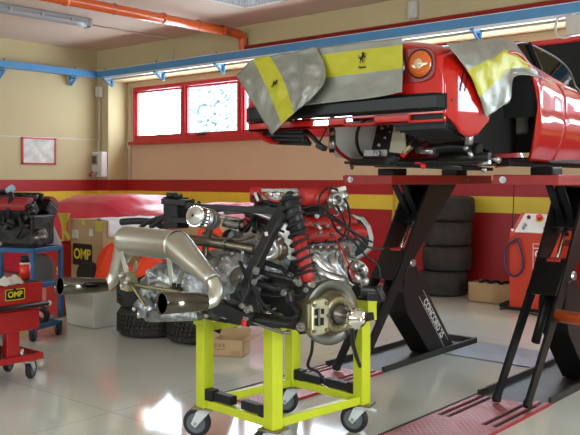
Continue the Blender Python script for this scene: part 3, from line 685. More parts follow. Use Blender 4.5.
# inner structures seen through the tail
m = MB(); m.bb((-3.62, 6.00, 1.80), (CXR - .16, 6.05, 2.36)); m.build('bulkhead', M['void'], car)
for s in (1, -1):
    m = MB(); x = CXC + s * (HW - .30)
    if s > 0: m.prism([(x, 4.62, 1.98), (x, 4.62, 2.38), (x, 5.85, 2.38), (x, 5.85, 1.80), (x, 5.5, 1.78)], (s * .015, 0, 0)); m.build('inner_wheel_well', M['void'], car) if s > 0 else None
    a0 = ARC; n = 24; poly = []
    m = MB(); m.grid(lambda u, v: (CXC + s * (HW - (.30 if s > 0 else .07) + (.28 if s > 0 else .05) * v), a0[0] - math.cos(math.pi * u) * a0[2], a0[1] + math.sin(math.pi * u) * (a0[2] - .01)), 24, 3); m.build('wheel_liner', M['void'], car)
    m = MB(); m.tube([(CXC + s * (interp(WD, a0[0] - math.cos(math.pi * u / 24) * a0[2]) - .012), a0[0] - math.cos(math.pi * u / 24) * a0[2], a0[1] + math.sin(math.pi * u / 24) * a0[2]) for u in range(25)], .012, 6, k=1); m.build('arch_lip', M['red'], car)
    # underside of sill
    m = MB(); xa = CXC + s * (HW - .22); m.bb((min(xa, xa - s * .12), 5.62, 1.69), (max(xa, xa - s * .12), 7.3, 1.745)); m.build('sill_beam', M['blkm'], car, bevel=.008)
    # strut with spring in the arch
    x = CXC + s * (HW - .24); st = MB().cyl((x, 5.02, 1.80), (x, 5.02, 2.30), .022).build('strut', M['blkm'], car)
    MB().cyl((x, 5.02, 1.83), (x, 5.02, 1.93), .030).build('strut_body', M['steel'], st); MB().cyl((x, 5.02, 1.93), (x, 5.02, 1.99), .028).build('strut_collar', M['gold'], st)
m = MB(); m.tube([atX(330, 127, -4.10), atX(333, 142, -4.10), atX(340, 153, -4.10), atX(352, 161, -4.10)], .016, 8); m.build('arch_lip', M['red'], car)
# grey fuel tank with strap, left side of the bay
a = atY(338, 126, 5.5); b = atY(376, 157, 5.5)
m = MB(); m.lathe((a.x - .10, 5.62, (a.z + b.z) / 2 + .02), (1, 0, 0), [(1e-4, 0), (.10, 0), (.155, .03), (.16, .06), (.16, .46), (.155, .48), (1e-4, .49)], 28); tk = m.build('fuel_tank', M['tank'], car)
MB().lathe((a.x + .21, 5.62, (a.z + b.z) / 2 + .02), (1, 0, 0), [(.161, 0), (.165, .005), (.165, .03), (.161, .035)], 28).build('tank_strap', M['blk'], tk)
# chassis frame, brackets and boxes hanging in the bay
def pt(x, y, Y): return atY(x, y, Y)
m = MB(); m.tube([pt(352, 162, 5.3), pt(400, 163, 5.3), pt(470, 160, 5.3)], .03, 8, k=1); m.tube([pt(352, 162, 5.3), pt(352, 168, 6.8)], .02, 8, k=1); m.beam(pt(362, 163, 5.6), pt(478, 169, 5.6), .5, .025); m.build('chassis_frame', M['blkm'], car)
m = MB(); m.prism([pt(379, 117, 4.95), pt(399, 117, 4.95), pt(394, 154, 4.95), pt(370, 154, 4.95)], (0, .12, 0)); bk = m.build('mounting_box', M['void'], car, bevel=.006)
m = MB()
for (x, y, r) in ((382, 128, .012), (388, 126, .009), (385, 138, .010), (379, 145, .012), (390, 132, .008)): m.cyl(pt(x, y, 4.95), pt(x, y, 4.92), r)
m.build('bolt', M['burnt'], bk)
m = MB(); m.beam(pt(366, 153, 4.92), pt(389, 153, 4.92), .05, .045); m.build('end_bracket', M['dsteel'], bk)
m = MB(); m.lathe(pt(377, 153.5, 4.88), (0, -1, 0), [(.010, 0), (.010, .01), (.022, .01), (.022, 0)], 16, closed=True); m.build('bracket_eye', M['steel'], bk)
MB().prism([pt(395, 117, 4.85), pt(401, 117, 4.85), pt(405, 154, 4.85), pt(389, 152, 4.85)], (0, .03, 0)).build('beige_bracket', M['olive'], car, bevel=.003)
m = MB(); m.tube([pt(402, 122, 5.1), pt(412, 140, 5.1), pt(420, 150, 5.1)], .035, 8); m.tube([pt(425, 138, 5.2), pt(445, 142, 5.2), pt(470, 136, 5.2)], .03, 8); m.tube([pt(405, 145, 5.0), pt(425, 130, 5.0)], .012, 8)
m.tube([pt(430, 150, 5.1), pt(455, 147, 5.1), pt(480, 150, 5.1)], .045, 10); m.tube([pt(440, 158, 5.1), pt(490, 157, 5.1)], .035, 8)
m.build('bay_pipework', M['blkm'], car)
m = MB(); m.beam(pt(404, 153, 4.8), pt(412, 146, 4.8), .035, .03); m.build('gold_fitting', M['gold'], car, bevel=.005)
m = MB(); m.cyl(pt(421, 151, 4.9), pt(434, 151, 4.9), .022); m.ball(pt(466, 148, 5.0), .022); m.cyl(pt(468, 150, 5.0), pt(472, 157, 5.0), .016); m.cyl(pt(478, 165, 5.0), pt(490, 162, 5.0), .014); m.ball(pt(484, 170, 5.1), .02); m.cyl(pt(492, 157, 5.0), pt(500, 161, 5.0), .02); m.build('metal_fitting', M['steel'], car)
m = MB(); m.cyl(pt(415, 163, 4.9), pt(421, 163, 4.9), .007); m.ball(pt(423, 166, 4.9), .022); m.cyl(pt(402, 156, 4.8), pt(406, 152, 4.8), .016); m.build('red_cap', M['signal'], car)
m = MB(); m.beam(pt(388, 160, 5.0), pt(394, 160, 5.0), .09, .075); m.beam(pt(385, 152, 4.98), pt(397, 160, 5.0), .08, .06); m.build('jack_block', M['blk'], car, bevel=.006)
# things dangling at the left rear corner
m = MB(); m.tube([pt(289, 125, 4.5), pt(305, 130, 4.5), pt(322, 147, 4.5)], .018, 8); m.beam(pt(318, 145, 4.5), pt(325, 149, 4.5), .05, .035); m.tube([pt(300, 128, 4.5), pt(303, 145, 4.5)], .010, 6); m.tube([pt(327, 128, 4.5), pt(319, 143, 4.5)], .006, 6); m.build('dangling_linkage', M['blkm'], car)
# greenhouse: inclined side glass, pillars, roof, windscreen
def gh(s, y, z):
    """point on the inclined greenhouse side"""
    t = (z - 2.30) / .40; return V((CXC + s * (HW - .115 - .17 * t), y, z))
def solveg(px, py):
    d = _ray(px, py); best = None
    for k in range(400):
        D = 4.5 + k * .01; p = V((d.x * D, d.y * D, EYE + d.z * D)); g = gh(1, p.y, p.z); e = abs(g.x - p.x)
        if best is None or e < best[0]: best = (e, p)
    return best[1]
up_px = [(514, 45), (519, 42.5), (528, 43.5), (546, 52), (560, 61), (570, 72), (580, 92)]
lo_px = [(512, 49), (518, 55), (526, 62), (536, 68.5), (548, 76), (560, 84), (580, 98)]
U = [solveg(*p) for p in up_px]; Lo = [solveg(*p) for p in lo_px]
print('greenhouse', [tuple(round(c, 2) for c in p) for p in U], [tuple(round(c, 2) for c in p) for p in Lo])
U.append(V((U[-1].x + .02, 7.35, 2.31))); Lo.append(V((U[-1].x + .02, 7.36, 2.30)))
def mir(p): return V((2 * CXC - p.x, p.y, p.z))
for s in (1, -1):
    f = (lambda p: p) if s > 0 else mir
    m = MB(); m.add([f(p) for p in U] + [f(p) for p in Lo], [(i, i + 1, len(U) + i + 1, len(U) + i) for i in range(len(U) - 1)], 0, True); m.build('side_window', M['cglass'], car)
    m = MB(); m.tube([f(p) for p in U], .009, 6, k=3); m.build('window_trim', M['dsteel'], car)
    m = MB(); m.tube([f(p) for p in Lo], .012, 6, k=3); m.build('belt_trim', M['blk'], car)
    m = MB(); m.beam(f(U[2]), f(Lo[3].lerp(Lo[4], .3)), .02, .05, (s, 0, 0)); m.build('pillar', M['blk'], car)
    # shoulder between glass and flank, buttress behind the window
    m = MB(); seq = [V((Lo[0].x, 5.2, 2.47))] + Lo
    def sh(u, v):
        k = u * (len(seq) - 1); i = min(int(k), len(seq) - 2); p = seq[i].lerp(seq[i + 1], k - i); q = V((CXC + deckpt(p.y), p.y, interp(ZT, p.y)))
        return f(p.lerp(q, v) + V((.02, 0, .012)) * math.sin(math.pi * v))
    m.grid(sh, 28, 6); m.build('shoulder', M['red'], car)
    m = MB(); b0 = U[1]; m.grid(lambda u, v: f(V((b0.x - .16 * (1 - u) * 0, b0.y, b0.z)).lerp(V((Lo[0].x + .02 - .5 * v * .3, 4.75, 2.50)), u) - V((v * .14, 0, .0))), 10, 4); m.build('buttress', M['red'], car, solid=.015)
# roof and screens
r0 = U[1]; rp = [V((p.x, p.y, p.z)) for p in U[1:4]]
m = MB(); m.grid(lambda u, v: (rp[0].lerp(rp[1], u * 2) if u < .5 else rp[1].lerp(rp[2], u * 2 - 1)).lerp(mir(rp[0].lerp(rp[1], u * 2) if u < .5 else rp[1].lerp(rp[2], u * 2 - 1)), v) + V((0, 0, .02 * math.sin(math.pi * v))), 8, 12); m.build('roof', M['red'], car, solid=.02)
wp = U[3:]
def wsc(u, v):
    k = u * (len(wp) - 1); i = min(int(k), len(wp) - 2); p = wp[i].lerp(wp[i + 1], k - i); return p.lerp(mir(p), v) + V((0, .10, .02)) * math.sin(math.pi * v)
m = MB(); m.grid(wsc, 10, 12); m.build('windscreen', M['cglass'], car)
m = MB(); q0 = U[0]; m.grid(lambda u, v: q0.lerp(mir(q0), v).lerp(V((q0.x, 5.35, 2.47)).lerp(mir(V((q0.x, 5.35, 2.47))), v), u), 3, 4); m.build('rear_window', M['cglass'], car)
m = MB()
for s in (1, -1):
    x = CXC + s * .36; m.box((x, 6.05, 2.22), (.46, .16, .56), rot=Matrix.Rotation(-.15, 3, 'X')); m.box((x, 6.32, 1.98), (.46, .5, .12)); m.box((x, 6.02, 2.53), (.24, .09, .14))
m.build('seat', M['grey'], car, bevel=.03)
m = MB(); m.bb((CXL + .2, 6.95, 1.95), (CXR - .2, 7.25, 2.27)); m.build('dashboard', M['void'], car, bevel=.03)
m = MB(); m.bb((CXL + .1, 6.05, 1.72), (CXR - .1, 7.3, 1.76)); m.build('floor_pan', M['blkm'], car)
# handle marker on the door, front lid standing open
d0 = atX(556, 127, CXR - .0)
m = MB(); m.bb((d0.x - .022, d0.y - .03, d0.z - .01), (d0.x - .008, d0.y + .05, d0.z + .016)); m.build('door_badge', M['white'], car, bevel=.002)
hl = [atY(522, 38, 8.2), atY(640, 32, 8.2)]
xa, xb = -4.22, -2.55
m = MB(); m.prism([(xa, 8.25, 2.16), (xb, 8.25, 2.16), (xb - .02, 8.45, 2.95), (xb - .12, 8.47, 3.06), (xa + .12, 8.47, 3.06), (xa + .02, 8.45, 2.95)], (0, .05, .01), 1, 0)
lid = m.build('front_lid', [M['red'], M['void']], car, bevel=.01)
m = MB(); m.tube([(xa + .02, 8.25, 2.2), (xa + .03, 8.44, 2.95), (xa + .13, 8.46, 3.06), (xb - .13, 8.46, 3.06), (xb - .03, 8.44, 2.95), (xb - .02, 8.25, 2.2)], .014, 8, k=1); m.build('lid_rim', M['red'], lid)
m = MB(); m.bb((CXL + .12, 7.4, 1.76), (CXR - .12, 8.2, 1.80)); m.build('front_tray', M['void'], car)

# ---------------------------------------------------------------- silver fender covers with the horse emblem
HORSE = [(-.05, 1.0), (.12, .96), (.16, .86), (.30, .80), (.34, .70), (.22, .68), (.17, .60), (.22, .48), (.42, .46), (.52, .34), (.46, .30), (.34, .38), (.24, .36), (.40, .20), (.36, .12), (.28, .14), (.30, .20), (.14, .32), (.08, .20), (-.04, .06), (.10, -.10), (.08, -.34), (.16, -.42), (.04, -.44), (-.02, -.34), (-.02, -.12), (-.18, -.10), (-.28, -.30), (-.20, -.48), (-.32, -.52), (-.40, -.30), (-.34, -.02), (-.44, .14), (-.60, .16), (-.66, .40), (-.52, .62), (-.56, .40), (-.48, .28), (-.34, .34), (-.16, .42), (-.10, .62), (-.16, .80)]
def cover(name, rows, ncol, nrow, bands, label, wr=.012, th=.004):
    """rows: list over v of lists over u of world points (v down the sheet or across it)"""
    t = thing(name, rows[-1][0], label, 'fender cover', 'silver fender covers on the raised car')
    def cat(pl, u):
        k = u * (len(pl) - 1); i = min(int(k), len(pl) - 2); f = k - i
        p0 = pl[max(i - 1, 0)]; p1 = pl[i]; p2 = pl[i + 1]; p3 = pl[min(i + 2, len(pl) - 1)]
        return 0.5 * ((2 * p1) + (p2 - p0) * f + (2 * p0 - 5 * p1 + 4 * p2 - p3) * f * f + (3 * p1 - p0 - 3 * p2 + p3) * f ** 3)
    def fn(u, v):
        p = cat([cat(r, u) for r in rows], v)
        n = pnoise(V((u * 7, v * 5, len(rows)))) + .5 * pnoise(V((u * 15, v * 13, 3.3)))
        return p + V((.5, -.75, .2)) * n * wr
    m = MB(); m.grid(fn, ncol, nrow, mfn=lambda u, v: 1 if bands(u, v) else 0)
    m.build('sheet', [M['silver'], M['vyel']], t, solid=th, recalc=True)
    return t, fn
def emblem(t, fn, u, v, size, rot, word=None):
    p = V(fn(u, v)); a = (V(fn(u + .03, v)) - V(fn(u - .03, v))).normalized(); b = (V(fn(u, v - .03)) - V(fn(u, v + .03))).normalized()
    n = a.cross(b).normalized()
    if n.dot(V((.2, -1, 0))) < 0: n = -n
    R = Matrix.Rotation(rot, 3, n); a = R @ a; b = n.cross(a).normalized()
    m = MB(); m.prism([p + n * .014 + a * (x * size) + b * (y * size) for x, y in HORSE], n * .002); m.build('horse_emblem', M['blk'], t, recalc=True)
    if word: text('lettering', word, p + n * .010 - b * size * 1.0, a, b, size * .42, M['blk'], t)
P_ = atY
A = [[P_(236, 75, 4.26), P_(253, 60, 4.24), P_(270, 56, 4.24), P_(292, 52, 4.24), P_(316, 46.5, 4.25)],
     [P_(247, 93, 4.21), P_(262, 77, 4.20), P_(280, 73, 4.20), P_(304, 68, 4.20), P_(325, 66, 4.21)],
     [P_(260, 115, 4.17), P_(272, 100, 4.17), P_(288, 92, 4.16), P_(305, 87, 4.15), P_(323, 84, 4.16)],
     [P_(272, 135.5, 4.12), P_(282, 124, 4.12), P_(294, 113, 4.13), P_(300, 108, 4.13), P_(309, 101, 4.14)]]
# tail cover lies under the corner cover
Bc = [[P_(312, 49, 4.265), P_(340, 45, 4.265), P_(372, 41.5, 4.265), P_(402.5, 38, 4.265)],
      [P_(312, 66, 4.25), P_(340, 62, 4.25), P_(372, 58, 4.25), P_(402.5, 54, 4.25)],
      [P_(311, 85, 4.24), P_(340, 81, 4.23), P_(372, 77, 4.23), P_(402.5, 73, 4.23)],
      [P_(300, 106, 4.20), P_(335, 102, 4.20), P_(372, 98, 4.20), P_(402, 92, 4.20)]]
t, fn = cover('fender_cover', Bc, 40, 24, lambda u, v: .17 < v < .60, 'silver cover with a broad yellow band and emblem hanging flat across the tail', .005)
emblem(t, fn, .58, .35, .050, 0, 'Ferrari')
t, fn = cover('fender_cover', A, 40, 30, lambda u, v: .25 < u < .50, 'silver cover with a yellow band draped cornerwise over the left end of the tail', .022)
emblem(t, fn, .37, .52, .045, math.radians(-38))
X_ = atX
Cc = [[X_(446.5, 43.5, -2.50), X_(464, 41.5, -2.53), X_(483, 39.5, -2.55), X_(502, 38.5, -2.56), X_(515, 43, -2.56)],
      [X_(459, 59, -2.43), X_(474, 54, -2.45), X_(490, 51, -2.47), X_(505, 46, -2.50), X_(522, 53, -2.52)],
      [X_(471, 77, -2.42), X_(484, 69, -2.42), X_(497, 61, -2.43), X_(509, 53, -2.46), X_(530, 63, -2.46)],
      [X_(479, 97, -2.43), X_(490, 86, -2.43), X_(502, 75, -2.44), X_(515, 66, -2.46), X_(536, 71, -2.47)],
      [X_(487, 117, -2.42), X_(498, 109, -2.42), X_(510, 100, -2.42), X_(515, 76, -2.43), X_(541, 77, -2.45)]]
cover('fender_cover', Cc, 40, 34, lambda u, v: .40 < v < .76 and u < .93, 'silver cover with yellow band draped over the right rear fender, beside the tail light', .026)
# ---------------------------------------------------------------- lime engine cart
cA = V((-3.655, 3.415, 0)); cC = V((-2.965, 4.11, 0)); cD = V((-3.575, 4.155, 0)); cB = cA + cC - cD
cart = thing('engine_cart', (cA + cC) / 2, 'lime green steel cart on four casters carrying the engine', 'cart')
# square the plan up: legs at the corners of one parallelogram
TZ = .735; RZt = .20
LW = .078
ex = (cB - cA).normalized(); ey = (cC - cB).normalized()
def leg(p, z0, z1): 
    m = MB(); m.beam(p + V((0, 0, z0)), p + V((0, 0, z1)), LW, LW, ey); return m.build('leg', M['lime'], cart, bevel=.004)
leg(cA, .185, .70); leg(cB, .185, .82); leg(cC, .185, .76); leg(cD, .185, .70)
def rail(p, q, z, nm='rail'):
    d = (q - p).normalized(); m = MB(); m.beam(p + d * LW * .5 + V((0, 0, z)), q - d * LW * .5 + V((0, 0, z)), .045, .05); return m.build(nm, M['lime'], cart, bevel=.004)
for p, q in ((cA, cB), (cB, cC), (cC, cD), (cD, cA)): rail(p, q, .215)
rail(cA, cD, .68, 'top_rail'); rail(cD, cC, .68, 'top_rail')
m = MB(); m.beam(cA - ex * .07 + V((0, 0, .715)), cA + ex * .04 + V((0, 0, .715)), .07, .05); m.build('leg_head', M['lime'], cart, bevel=.004)
m = MB(); m.beam(cC - ex * .035 + ey * .02 + V((0, 0, .79)), cC + ex * .07 + ey * .02 + V((0, 0, .79)), .085, .16); m.build('leg_head', M['lime'], cart, bevel=.004)
m = MB(); m.beam(cA - ex * .07 + V((0, 0, .75)), cA + ex * .25 + V((0, 0, .75)), .08, .022); m.build('rubber_pad', M['blk'], cart, bevel=.004)
m = MB(); m.beam(cD + ex * .05 + V((0, 0, .715)), cC - ex * .05 + V((0, 0, .715)), .09, .02); m.build('rubber_pad', M['blk'], cart, bevel=.004)
# black rubber wrapped steps on the lower frame
for p, d, a, b in ((cA, ex, .05, .26), (cB, -ex, .045, .26), (cC, -ex, .05, .30), (cD, ex, .06, .27)):
    m = MB(); off = ey * (.012 if p in (cA, cB) else 0); m.beam(p + d * a + off + V((0, 0, .272)), p + d * b + off + V((0, 0, .272)), .055, .052); m.beam(p + d * (a - .02) + V((0, 0, .275)), p + d * (a + .05) + V((0, 0, .275)), .062, .07); m.build('rubber_step', M['blk'], cart, bevel=.006)
# casters: one, then copies
def make_caster(parent):
    c = bpy.data.objects.new('caster', None); COL.objects.link(c); c.parent = parent; c.empty_display_size = .05
    def lb(m, n, mt, par, bv=0):
        o = m.build(n, M[mt], None, bv); o.parent = par; return o
    m = MB(); m.box((0, 0, .130), (.10, .085, .008)); lb(m, 'caster_plate', 'gold', c, .002)
    m = MB(); m.cyl((0, 0, .112), (0, 0, .128), .032); m.prism([(-.03, -.026, .115), (.03, -.026, .115), (.055, -.026, .06), (.035, -.026, .045)], (0, .004, 0)); m.prism([(-.03, .022, .115), (.03, .022, .115), (.055, .022, .06), (.035, .022, .045)], (0, .004, 0)); lb(m, 'caster_fork', 'galv', c)
    m = MB(); m.lathe((.035, -.019, .062), (0, 1, 0), [(.044, 0), (.056, .002), (.062, .010), (.062, .028), (.056, .036), (.044, .038)], 28, closed=True); lb(m, 'caster_wheel', 'tread', c)
    m = MB(); m.lathe((.035, -.020, .062), (0, 1, 0), [(1e-4, .002), (.012, 0), (.014, .006), (.034, .008), (.042, .003), (.045, .006), (.045, .034), (.042, .037), (.034, .032), (.014, .034), (.012, .040), (1e-4, .038)], 24); lb(m, 'caster_hub', 'rim', c)
    m = MB(); m.cyl((.035, -.03, .062), (.035, .03, .062), .008); lb(m, 'axle_bolt', 'steel', c)
    return c
k0 = make_caster(cart); k0['label'] = 'grey rubber swivel caster'
mid = cart.location
for i, (p, rz) in enumerate(((cA, YAW + 2.9), (cB, YAW + 2.6), (cC, YAW + 2.75), (cD, YAW + 3.05))):
    c = k0 if i == 0 else copy_tree(k0, cart)
    c.location = p - mid; c.rotation_euler = (0, 0, rz)
    c.scale = (1.42, 1.42, 1.42)
    if 'label' in c: del c['label']
m = MB(); e = cC + ex * .03 - ey * .02; m.beam(e + V((0, 0, .175)), e + ex * .10 + V((0, 0, .17)), .03, .012); m.build('brake_pedal', M['galv'], cart, bevel=.003)
m = MB(); e = cA - ex * .03; m.beam(e + V((0, 0, .175)), e - ex * .06 + V((0, 0, .18)), .03, .010); m.build('brake_pedal', M['gold'], cart, bevel=.003)
m = MB(); q = atD(313, 328, 4.95); m.tube([q, atD(312, 350, 4.95), atD(308, 366, 4.98), atD(318, 372, 5.0), atD(325, 382, 5.0)], .010, 6); tag(m.build('hanging_strap', M['blk']), 'black strap hanging down inside the lime cart below the brake disc', 'strap')

# ---------------------------------------------------------------- engine with gearbox, exhaust and rear suspension
eng = thing('race_engine', (-3.35, 3.75, .76), 'bare race engine with silver muffler, red shock absorber and brake disc on the lime cart', 'engine')
XM, XN, XF = -3.43, -3.12, -3.72
def K(m, n, mt, par=eng, bv=0, **k): return m.build(n, M[mt] if isinstance(mt, str) else mt, par, bv, **k)
G = atX
# ---- muffler (transverse, runs along X)
ym = 2.93
ca, cb_ = atY(133, 239, ym + .10), atY(184, 245, ym)
Lc = V((-3.80, ym, 1.235)); 
# cylinder axis measured in the picture from its left cap to the cone
pL = atD(124, 240, 4.80); pR = atD(177, 245.5, 4.45); pN = atD(213, 281, 4.08)
m = MB()
ax = (pR - pL).normalized(); Lm = (pR - pL).length; r0_, r1_ = .083, .083
m.lathe(pL, ax, [(1e-4, -.012), (.05, -.010), (.076, .004), (.084, .022), (.085, .03), (.084, .04), (.084, Lm - .02), (.087, Lm - .012), (.087, Lm - .004), (.083, Lm)], 36)
muf = K(m, 'muffler', 'muf')
m = MB(); m.tube([pR, pR.lerp(pN, .15), pR.lerp(pN, .75), pN], [.083, .080, .048, .040], 28, k=4)
q = pN + (pN - pR).normalized() * .03
e1 = atD(216, 290, 4.05); e2 = atD(213, 299, 4.02); e3 = atD(205, 302, 4.0)
m.tube([pN, e1, e2, e3], .0385, 20, k=5); K(m, 'outlet_cone', 'muf', muf)
m = MB(); m.lathe(pN, (pN - pR), [(.043, -.004), (.043, .004), (.039, .006)], 24); K(m, 'weld_bead', 'steel', muf)
def tailpipe(a, b, r, name, par):
    ax = (b - a).normalized(); L = (b - a).length; m = MB()
    m.lathe(a, ax, [(r * .78, 0), (r * .95, L * .25), (r, L * .5), (r * 1.08, L), (r * 1.0, L), (r * .92, L - .02), (r * .72, .01)], 32)
    t = K(m, name, 'pipe', par); m = MB(); m.lathe(a, ax, [(1e-4, L * .35), (r * .90, L * .35)], 24); K(m, 'pipe_inside', 'void', t)
    m = MB(); m.lathe(a, ax, [(r * .93, L * .36), (r * .97, L * .98)], 32); K(m, 'inner_lining', 'blkm', t); return t
tailpipe(atD(209, 301.5, 4.02), atD(161, 303.5, 3.82), .049, 'tailpipe', eng)
# left-hand outlet: drops from the far end of the muffler, runs left
m = MB(); l0 = atD(126, 246, 4.82); m.tube([l0, atD(119, 262, 4.84), atD(115, 274, 4.86), atD(111, 282, 4.86), atD(104, 286, 4.85)], [.072, .046, .038, .038, .038], 20, k=5); K(m, 'outlet_bend', 'muf', muf)
tailpipe(atD(107, 285.3, 4.86), atD(59, 286, 4.62), .048, 'tailpipe', eng)
# straps from muffler down to the gearbox
for (a, b, Da, Db) in (((121, 252), (128, 276), 4.72, 4.70), ((137, 262), (133, 277), 4.70, 4.75), ((169, 258), (172, 283), 4.42, 4.42), ((185, 266), (178, 284), 4.40, 4.50)):
    m = MB(); m.beam(atD(*a, Da), atD(*b, Db), .035, .008, (0, -1, .2)); m.beam(atD(*b, Db), atD(b[0] + 2, b[1] + 4, Db), .045, .02, (0, -1, 0)); K(m, 'muffler_strap', 'muf', muf, .002)
for x, y, D in ((129, 279, 4.68), (174, 286, 4.40), (133, 281, 4.70), (179, 287, 4.45)): m = MB(); m.cyl(atD(x, y - 3, D), atD(x, y + 3, D), .012); m.cyl(atD(x, y + 1, D), atD(x, y + 4, D), .024); K(m, 'rubber_mount', 'blk', muf)
# ---- gearbox casting (lies along Y from the tail to the bell housing)
def castblob(pts, r, ribs=0, seed=1, mt='alu', name='casting', nn=26, par=eng, sq=.5):
    """lumpy cast tube: squared section, ribs round it"""
    m = MB(); rnd = random.Random(seed); n = len(pts)
    def fn(u, v):
        k = u * (n - 1); i = min(int(k), n - 2); f = k - i; c = V(pts[i]).lerp(V(pts[i + 1]), f); R = r[i] * (1 - f) + r[i + 1] * f
        ax = (V(pts[min(i + 1, n - 1)]) - V(pts[i])).normalized(); a = V((0, 0, 1)) - ax * ax.z; a.normalize(); b = ax.cross(a)
        t = 2 * math.pi * v; ct, st = math.cos(t), math.sin(t); q = R / (abs(ct) ** 4 + abs(st) ** 4) ** .25 * sq + R * (1 - sq)
        q *= 1 + .07 * pnoise(V((u * 9 + seed, ct * 2.2, st * 2.2))) + (.035 if ribs and (u * ribs) % 1 < .28 else 0) + (.03 if (v * 12) % 1 < .22 else 0)
        return c + (a * ct + b * st) * q
    m.grid(fn, 64, 60)
    for e, q in ((0, V(pts[0])), (1, V(pts[-1]))):
        ring = [fn(e, j / 30) for j in range(30)]; m.add(ring + [q], [(j, (j + 1) % 30, 30) for j in range(30)], 0)
    return K(m, name, mt, par)
gb0 = atD(143, 299, 4.72); gb1 = atD(165, 291, 4.72); gb2 = atD(200, 287, 4.72); gb3 = atD(228, 279, 4.80); gb4 = atD(262, 262, 5.0)
gear = castblob([gb0, gb0.lerp(gb1, .3), gb1, gb2, gb3], [.08, .115, .155, .175, .185], 6, 3, name='gearbox')
castblob([gb3, gb3.lerp(gb4, .4), gb4], [.17, .19, .20], 3, 5, name='bell_housing')
# sump flange with studs along the bottom of the gearbox, ribs and bosses on the side facing the viewer
m = MB(); m.beam(atD(137, 315, 4.60), atD(212, 313, 4.60), .03, .02, (0, -1, 0)); m.beam(atD(140, 312, 4.66), atD(214, 309, 4.66), .12, .05); K(m, 'sump_flange', 'alu', gear, .005)
m = MB()
for k in range(13): p = atD(139 + k * 5.6, 314.8, 4.575); m.cyl(p - V((0, 0, .018)), p + V((0, 0, .02)), .010, n=8); m.ball(p + V((0, 0, .022)), .009, 8)
K(m, 'flange_bolts', 'alub', gear)
m = MB(); rnd = random.Random(4)
for k in range(34):
    x = rnd.uniform(146, 236); y = rnd.uniform(266, 306) + (150 - x) * .04; p = atD(x, y, 4.585 + (.10 if y < 275 else 0)); r = rnd.uniform(.008, .026); d = V((.25, -.9, .1)).normalized()
    m.lathe(p + d * .0, d, [(r * 1.2, -.08), (r, .012), (r * .8, .018), (r * .5, .018), (r * .45, .006), (1e-4, .006)], 14)
K(m, 'casting_boss', 'alu', gear)
m = MB()
for k in range(9): x = 156 + k * 9.2; m.tube([atD(x - 4, 268 + abs(k - 5), 4.70), atD(x, 280, 4.59), atD(x + 2, 296, 4.585), atD(x + 1, 309, 4.62)], .010, 8)
m.tube([atD(145, 288, 4.66), atD(170, 276, 4.60), atD(200, 272, 4.58), atD(235, 262, 4.66)], .012, 8); m.tube([atD(146, 300, 4.62), atD(180, 299, 4.57), atD(220, 293, 4.60)], .013, 8)
K(m, 'casting_rib', 'alu', gear)
# round side cover with radial ribs (drive flange) near the wheel
c = atX(238, 277, XN - .10); axx = V((.86, -.5, .08)).normalized()
m = MB(); m.lathe(c, axx, [(.138, -.07), (.138, .0), (.128, .012), (.085, .040), (.07, .05), (1e-4, .05)], 36); sc_ = K(m, 'differential_cover', 'alu')
m = MB()
for k in range(9):
    t = 2 * math.pi * k / 9; a = axx.orthogonal().normalized(); b = axx.cross(a); d = a * math.cos(t) + b * math.sin(t)
    m.beam(c + axx * .042 + d * .05, c + axx * .012 + d * .135, .010, .022, axx)
for k in range(14):
    t = 2 * math.pi * (k + .5) / 14; d = a * math.cos(t) + b * math.sin(t); m.cyl(c + d * .140 + axx * .008, c + d * .140 + axx * .024, .009, n=8)
K(m, 'cover_ribs', 'alu', sc_)
m = MB(); m.lathe(c, axx, [(.06, .05), (.058, .075), (.04, .08), (.036, .10), (1e-4, .10)], 24); K(m, 'drive_flange', 'dsteel', sc_)
# tail end: plate, studs and gold rods
tp = atD(128, 290, 4.62)
m = MB(); m.prism([atD(119, 273, 4.60), atD(128, 272, 4.60), atD(131, 284, 4.58), atD(128, 292, 4.58), atD(120, 290, 4.60)], (.02, .04, 0)); K(m, 'tail_bracket', 'gold', eng, .004)
m = MB(); m.tube([atD(126, 283, 4.55), atD(148, 287, 4.45), atD(180, 292, 4.35)], .011, 8, k=2); m.tube([atD(131, 284, 4.50), atD(139, 296, 4.46), atD(146, 308, 4.42)], .010, 8, k=2); m.tube([atD(150, 284, 4.5), atD(160, 282, 4.45), atD(176, 291, 4.4)], .008, 8); K(m, 'shift_rod', 'gold')
m = MB()
for x, y, D, r in ((121, 276, 4.55, .018), (122, 286, 4.55, .014), (128, 279, 4.5, .016), (134, 309, 4.5, .014), (146, 308, 4.4, .014), (126, 283, 4.5, .015)): m.ball(atD(x, y, D), r, 10)
K(m, 'rod_end', 'steel')
m = MB(); m.beam(atD(124, 280, 4.7), atD(135, 302, 4.7), .12, .08); K(m, 'shift_box', 'blkm', eng, .01)
m = MB(); m.cyl(atD(140, 300, 4.55), atD(152, 316, 4.52), .045); m.cyl(atD(150, 316, 4.5), atD(200, 314, 4.35), .035); K(m, 'oil_gallery', 'alu')
